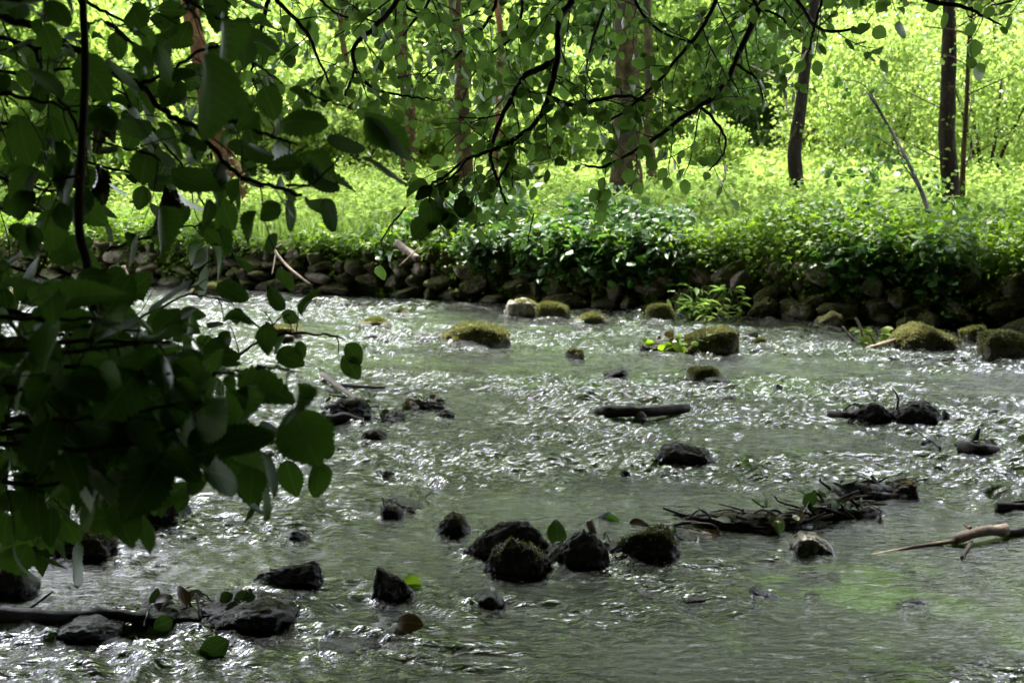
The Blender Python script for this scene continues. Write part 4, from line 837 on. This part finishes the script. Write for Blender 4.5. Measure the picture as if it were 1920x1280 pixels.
for i, (x, y, z, r) in enumerate([(-9.5, 1.2, 6.5, 4.0), (10.5, 1.2, 6.5, 3.8), (-6.8, -1.8, 7.0, 2.8)] + [(-30 + 5.2 * k, -3.4 - 1.6 * (k % 2), 6.2 + .6 * (k % 3), 4.6) for k in range(11)] + [(-20 + 6 * k, -11, 4.5, 4.6) for k in range(7)]):
    b = np.array([x, min(y, 1.2) - .4, 0]); b[2] = gz(b[0], b[1]); root = empty('unseen_shade_tree', b, 'broad leafy tree on the near bank beside and behind the viewpoint', 'tree', 'near bank trees')
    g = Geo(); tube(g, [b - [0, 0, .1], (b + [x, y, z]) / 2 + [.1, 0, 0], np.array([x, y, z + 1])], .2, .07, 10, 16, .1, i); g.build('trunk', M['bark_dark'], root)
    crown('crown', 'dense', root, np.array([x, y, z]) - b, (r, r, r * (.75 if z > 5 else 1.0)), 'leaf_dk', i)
    if 2 < i < 14: crown('upper_crown', 'dense', root, np.array([x + .5, y, z + 6.2]) - b, (r * .95, r * .95, r * .95), 'leaf_dk', i + 3)
#@@BRANCHES
def spray(name, label, specs, L, gap, mt, tpl, seed, cat='branch', d=(3, 3), every=.12, tl=.3, droop=.45, rad=(.010, .003), face=.6):
    lv = Leaves(); org = None; ws_ = []
    for k, sp in enumerate(specs):
        g = Geo(); ws_.append(g)
        pts = sp[0]; dd = sp[1] if len(sp) > 1 else d; r = sp[2] if len(sp) > 2 else rad
        q = PP(pts, *dd); org = q[0] if org is None else org
        branch(g, lv, q, r[0], r[1], sp[3] if len(sp) > 3 else every, sp[4] if len(sp) > 4 else tl, L, gap, seed * 31 + k, droop, True, face=face)
    root = empty(name, org, label, cat); 
    for g in ws_: g.build('branch_wood', M['twig'], root)
    lv.build('leaves', tpl, M[mt], root, seed); return root
D3 = (3.4, 3.2)
spray('overhanging_branch', 'forked black branch hanging down in the top centre with rounded leaves', [
    ([(1090, -60), (1073, 0), (1048, 40), (1045, 110), (1028, 180), (1005, 230), (960, 263), (920, 283), (873, 300), (830, 333)], (3.6, 3.2), (.012, .003), .052, .30),
    ([(1045, 110), (1010, 130), (983, 143), (957, 187), (933, 240), (920, 283), (923, 310), (937, 350), (950, 385)], (3.5, 3.2), (.010, .003), .05, .28),
    ([(1028, 183), (1073, 197), (1123, 187), (1173, 180), (1210, 190)], (3.5, 3.3), (.008, .003), .05, .28),
    ([(960, 263), (955, 300), (940, 330), (930, 350)], (3.3, 3.2), (.005, .002), .08, .2)], .039, .036, 'leaf_over', T_MID, 1)
spray('overhanging_branch', 'long thin branch sweeping down left from the top right of centre', [
    ([(1445, -60), (1430, 0), (1390, 90), (1357, 160), (1313, 200), (1280, 220), (1223, 263), (1173, 293), (1130, 313), (1097, 312)], (3.7, 3.3), (.011, .003), .06, .25),
    ([(1313, 200), (1350, 240), (1360, 280), (1330, 320)], (3.5, 3.4), (.005, .002), .1, .2), ([(1380, 120), (1420, 150), (1430, 190)], (3.5, 3.4), (.004, .002), .1, .2)], .036, .035, 'leaf_over', T_MID, 2)
spray('overhanging_branch', 'shorter twig crossing the thickest trunk above the long sweeping one', [
    ([(1355, -40), (1343, 0), (1313, 57), (1280, 97), (1227, 160), (1173, 207), (1133, 233)], (3.6, 3.4), (.007, .003), .05, .28), ([(1180, -40), (1200, 20), (1240, 60), (1300, 80)], (3.5, 3.5), (.005, .003), .05, .28)], .038, .036, 'leaf_over', T_MID, 3)
spray('overhanging_branch', 'leafy twigs hanging from the top edge right of centre', [
    ([(1470, -40), (1507, 20), (1530, 50), (1563, 60), (1630, 50)], (3.3, 3.1), (.006, .003), .06, .24), ([(1545, -40), (1540, 0), (1527, 53), (1520, 80), (1513, 113)], (3.2, 3.1), (.005, .002), .10, .2),
    ([(1400, -40), (1420, 10), (1460, 30), (1500, 60)], (3.6, 3.6), (.005, .003), .052, .25)], .036, .035, 'leaf_over', T_MID, 4)
spray('overhanging_branch', 'dark leafy twig across the top right corner', [
    ([(1690, -40), (1740, 0), (1800, 10), (1847, 30), (1880, 50)], (2.9, 2.8), (.007, .002), .09, .16), ([(1950, -30), (1900, 0), (1860, 10)], (2.9, 2.8), (.005, .002), .09, .18), ([(1600, -50), (1650, -10), (1700, 0)], (3, 3), (.005, .002), .08, .18)], .038, .036, 'leaf_over', T_MID, 5)
spray('overhanging_branch', 'black twig bending down to the left at the top left of centre', [
    ([(765, -50), (747, 0), (707, 47), (663, 90), (665, 133), (647, 180)], (3.0, 2.8), (.008, .003), .052, .25), ([(665, 133), (700, 165), (760, 180), (820, 190)], (2.9, 3.0), (.004, .002), .052, .24), ([(747, 0), (790, 30), (850, 40), (900, 20)], (3.2, 3.3), (.005, .002), .052, .25)], .036, .034, 'leaf_over', T_MID, 6)
spray('overhanging_branch', 'pair of twigs hanging from the top edge between the left leaves and the bending twig', [
    ([(512, -50), (503, 0), (490, 50), (477, 97), (473, 140), (483, 173)], (2.8, 2.7), (.006, .002), .052, .24), ([(505, -30), (520, 0), (573, 60), (597, 110), (620, 157)], (2.8, 2.7), (.006, .002), .052, .24), ([(560, -40), (600, 0), (640, 30), (690, 30)], (3.2, 3.2), (.004, .002), .052, .24)], .036, .034, 'leaf_over', T_MID, 7)
spray('overhanging_branch', 'cluster of leafy twigs filling the top centre between the two forked branches', [
    ([(900, -50), (930, 0), (900, 60), (850, 110), (800, 140), (770, 180)], (3.9, 3.8), (.007, .002), .052, .32), ([(960, -50), (980, 10), (960, 70), (900, 120), (860, 200)], (4.2, 4.0), (.007, .002), .052, .32), ([(1150, -50), (1130, 20), (1110, 80), (1100, 130), (1120, 180)], (4.2, 4.0), (.007, .002), .052, .30), ([(820, -50), (800, 10), (760, 60), (740, 110)], (3.8, 3.6), (.006, .002), .052, .30)], .038, .036, 'leaf_over', T_MID, 8)
spray('overhanging_branch', 'spray of leaves dangling to the dark clump below the fork', [
    ([(830, 333), (810, 345), (805, 380)], (3.2, 3.15), (.004, .002), .05, .12), ([(873, 300), (850, 330), (815, 350)], (3.2, 3.15), (.004, .002), .06, .12)], .055, .03, 'leaf_near', T_MID, 9)
spray('overhanging_branch', 'lowest spray of pale leaves dangling before the wall left of centre', [
    ([(760, 390), (735, 420), (715, 455), (720, 470)], (3.5, 3.4), (.003, .0015), .08, .08), ([(1000, 400), (990, 450)], (3.6, 3.6), (.0025, .0015), .1, .06)], .036, .035, 'leaf_over', T_MID, 10)
# near left foliage: big serrated leaves close to the camera
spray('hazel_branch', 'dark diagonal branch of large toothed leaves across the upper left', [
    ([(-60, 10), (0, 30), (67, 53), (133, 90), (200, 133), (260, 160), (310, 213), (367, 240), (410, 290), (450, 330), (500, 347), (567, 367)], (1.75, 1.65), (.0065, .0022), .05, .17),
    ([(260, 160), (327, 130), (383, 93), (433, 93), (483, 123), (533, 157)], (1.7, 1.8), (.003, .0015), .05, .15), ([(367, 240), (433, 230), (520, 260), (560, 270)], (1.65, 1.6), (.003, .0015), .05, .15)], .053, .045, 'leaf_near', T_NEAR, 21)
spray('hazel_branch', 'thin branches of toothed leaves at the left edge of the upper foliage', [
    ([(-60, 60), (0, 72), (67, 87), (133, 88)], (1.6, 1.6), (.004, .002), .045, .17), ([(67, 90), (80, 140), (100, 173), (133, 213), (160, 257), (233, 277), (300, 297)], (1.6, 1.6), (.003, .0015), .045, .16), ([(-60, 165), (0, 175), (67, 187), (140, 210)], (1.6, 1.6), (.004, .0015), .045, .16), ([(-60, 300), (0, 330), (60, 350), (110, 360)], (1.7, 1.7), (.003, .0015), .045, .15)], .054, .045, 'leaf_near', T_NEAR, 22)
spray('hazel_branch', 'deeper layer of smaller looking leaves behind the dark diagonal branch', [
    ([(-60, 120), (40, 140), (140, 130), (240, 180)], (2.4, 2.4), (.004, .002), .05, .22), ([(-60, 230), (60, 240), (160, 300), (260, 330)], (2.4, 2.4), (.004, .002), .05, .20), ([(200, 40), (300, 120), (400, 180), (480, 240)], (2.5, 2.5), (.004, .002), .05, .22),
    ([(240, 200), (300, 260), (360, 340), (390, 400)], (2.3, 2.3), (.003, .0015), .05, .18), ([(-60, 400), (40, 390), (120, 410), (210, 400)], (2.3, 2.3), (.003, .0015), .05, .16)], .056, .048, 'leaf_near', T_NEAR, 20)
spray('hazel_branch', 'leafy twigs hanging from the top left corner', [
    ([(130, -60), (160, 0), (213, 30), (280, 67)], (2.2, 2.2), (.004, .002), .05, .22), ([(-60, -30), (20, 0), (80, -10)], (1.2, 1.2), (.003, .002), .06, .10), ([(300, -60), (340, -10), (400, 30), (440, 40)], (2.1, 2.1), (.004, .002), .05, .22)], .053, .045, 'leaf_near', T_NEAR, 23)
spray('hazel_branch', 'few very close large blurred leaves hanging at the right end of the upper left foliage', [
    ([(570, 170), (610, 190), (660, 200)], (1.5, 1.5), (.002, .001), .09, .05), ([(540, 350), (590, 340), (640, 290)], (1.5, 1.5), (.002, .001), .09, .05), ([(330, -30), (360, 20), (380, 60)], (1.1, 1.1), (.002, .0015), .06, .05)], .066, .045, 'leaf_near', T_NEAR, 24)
spray('hazel_branch', 'sharp spray of toothed leaves reaching furthest right over the water at mid height', [
    ([(300, 690), (350, 679), (383, 693), (433, 673), (500, 633), (567, 623), (617, 628), (640, 634)], (2.0, 2.0), (.003, .0015), .055, .07), ([(383, 693), (387, 719), (413, 743)], (2.0, 1.95), (.002, .0012), .05, .07), ([(500, 633), (520, 600), (545, 590)], (2.0, 2.0), (.0016, .001), .04, .05)], .046, .034, 'leaf_near', T_NEAR, 25)
spray('hazel_branch', 'thin twig of leaves seen against the wall left of the sharp spray', [
    ([(230, 610), (290, 583), (347, 554), (400, 559), (440, 570)], (2.1, 2.05), (.0025, .0012), .05, .09), ([(200, 470), (260, 450), (330, 430), (380, 420)], (2.1, 2.1), (.0025, .0012), .07, .12), ([(20, 500), (80, 520), (130, 560)], (2.0, 2.0), (.0025, .0012), .07, .12)], .052, .04, 'leaf_near', T_NEAR, 26)
low = []
rr = np.random.default_rng(5)
for (x0, y0, x1, y1, d) in [(-60, 560, 260, 620, 1.5), (-60, 640, 320, 640, 1.4), (-60, 700, 330, 720, 1.35), (-60, 740, 420, 760, 1.4), (-60, 800, 380, 800, 1.3), (-60, 810, 400, 780, 1.35), (-60, 840, 420, 805, 1.5), (-60, 880, 160, 900, 1.4), (100, 760, 470, 800, 1.6), (150, 640, 420, 700, 1.7), (0, 600, 200, 590, 1.7)]:
    low.append(([(x0, y0), ((x0 + x1) / 2, (y0 + y1) / 2 + rr.uniform(-25, 25)), (x1, y1)], (d, d), (.004, .0015), .034, .11))
    low.append(([(x0, y0), ((x0 + x1) / 2, (y0 + y1) / 2 + rr.uniform(-30, 30)), (x1 - 30, y1)], (d + .6, d + .6), (.004, .0015), .04, .15))
low += [([(x0, y0), ((x0 + x1) / 2, y0 + 8), (x1, y1)], (1.25, 1.25), (.003, .0015), .045, .08) for x0, y0, x1, y1 in [(-60, 590, 190, 600), (-60, 650, 300, 640), (-60, 720, 320, 700), (-60, 780, 330, 760), (60, 830, 340, 800)]]
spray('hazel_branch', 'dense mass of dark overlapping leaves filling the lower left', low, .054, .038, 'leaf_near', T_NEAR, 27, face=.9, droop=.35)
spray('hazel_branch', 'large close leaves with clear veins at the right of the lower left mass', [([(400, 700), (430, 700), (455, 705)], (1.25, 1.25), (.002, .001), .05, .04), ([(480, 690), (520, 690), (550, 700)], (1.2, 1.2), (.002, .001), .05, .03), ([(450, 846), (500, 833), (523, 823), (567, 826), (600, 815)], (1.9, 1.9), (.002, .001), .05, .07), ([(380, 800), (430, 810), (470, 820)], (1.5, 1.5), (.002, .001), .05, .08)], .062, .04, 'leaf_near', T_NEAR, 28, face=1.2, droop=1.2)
# upright stem
st = PP([(152, -80), (155, 0), (160, 133), (153, 283), (148, 426), (163, 493), (177, 585), (185, 700), (190, 900)], 1.55, 1.5)
root = empty('hazel_sapling', st[-1], 'slim nearly black upright stem in front of the left foliage gap', 'stem'); g = Geo(); tube(g, st[::-1], .0065, .0045, 10, 60, .08, 3)
tube(g, [st[1], st[1] + [.05, .03, .05], st[1] + [.15, .05, .15]], .003, .002, 6); g.build('wood', M['twig'], root)
lv = Leaves(); b2 = Geo(); b3 = Geo(); branch(b2, lv, PP([(155, 60), (190, 40), (240, 80)], 1.55), .002, .0012, .06, .08, .045, .04, 9, .7); branch(b3, lv, PP([(150, 330), (100, 340), (60, 400)], 1.5), .002, .0012, .06, .08, .045, .04, 10, .7)
b2.build('side_twig', M['twig'], root); b3.build('side_twig', M['twig'], root); lv.build('leaves', T_NEAR, M['leaf_near'], root, 2)
for k, (px, py, sz, lb) in enumerate([(195, 195, .075, 'withered black leaf curled beside the upright stem upper of two'), (180, 310, .075, 'withered black leaf hanging by the upright stem lower of two'), (315, 340, .085, 'withered blackened leaf dangling among the green ones right of the stem')]):
    q = P(px, py, 1.9); lv = Leaves()
    for j in range(3): lv.add(q + np.array([.004 * j, 0, .0]), np.array([.15 * (j - 1), .1 * j, -1.]), np.array([.9 - .8 * j, -.6, .1]), sz * (1 - .15 * j))
    tag(lv.build('withered_leaf', [leaf_tpl(18, .12, .2, .9, .5, .3)], M['darkleaf'], None, k, origin=q), lb, 'leaf')
#@@LIGHT
w = bpy.data.worlds.new("World"); bpy.context.scene.world = w; w.use_nodes = True; nt = w.node_tree; nt.nodes.clear()
sky = nt.nodes.new('ShaderNodeTexSky'); sky.sky_type = 'NISHITA'; sky.sun_disc = False
EL, AZ = 62, -12      # elevation, azimuth from +Y towards +X
sky.sun_elevation = math.radians(EL); sky.sun_rotation = math.radians(AZ); sky.dust_density = 4.0; sky.air_density = 1.0
bg = nt.nodes.new('ShaderNodeBackground'); bg.inputs[1].default_value = .14; ow = nt.nodes.new('ShaderNodeOutputWorld')
tcw = nt.nodes.new('ShaderNodeTexCoord'); nz = nt.nodes.new('ShaderNodeTexNoise'); nz.inputs['Scale'].default_value = 2.2; nz.inputs['Detail'].default_value = 6
nt.links.new(tcw.outputs['Generated'], nz.inputs['Vector'])
cf = mth(nt, 'MULTIPLY_ADD', nz.outputs['Fac'], 4.0, -1.5, clamp=True)
nt.links.new(mixc(nt, cf, sky.outputs[0], (13.5, 13.8, 14.6)), bg.inputs[0]); nt.links.new(bg.outputs[0], ow.inputs[0])
sun = bpy.data.lights.new('sun', 'SUN'); sun.energy = 4.4; sun.angle = math.radians(.6); sun.color = (1, .95, .86)
so = bpy.data.objects.new('sun', sun); C.objects.link(so)
dv = Vector((math.sin(math.radians(AZ)) * math.cos(math.radians(EL)), math.cos(math.radians(AZ)) * math.cos(math.radians(EL)), math.sin(math.radians(EL))))
so.rotation_euler = dv.to_track_quat('Z', 'Y').to_euler(); so.location = dv * 40
cam = bpy.data.cameras.new('camera'); co = bpy.data.objects.new('camera', cam); C.objects.link(co)
co.location = CAM; co.rotation_euler = (math.radians(90) - TH, 0, 0); cam.sensor_width = 36; cam.lens = 45; cam.clip_start = .05; cam.clip_end = 1000
cam.dof.use_dof = True; cam.dof.focus_distance = 3.6; cam.dof.aperture_fstop = 9.5
sc = bpy.context.scene; sc.camera = co
sc.view_settings.view_transform = 'Standard'; sc.view_settings.look = 'None'; sc.view_settings.gamma = 1; sc.view_settings.exposure = 2.35
sc.render.engine = 'CYCLES'
cy = sc.cycles; cy.use_denoising = True; cy.max_bounces = 6; cy.diffuse_bounces = 3; cy.glossy_bounces = 3; cy.transmission_bounces = 4; cy.transparent_max_bounces = 6
cy.sample_clamp_indirect = 6; cy.sample_clamp_direct = 12; cy.caustics_reflective = False; cy.caustics_refractive = False
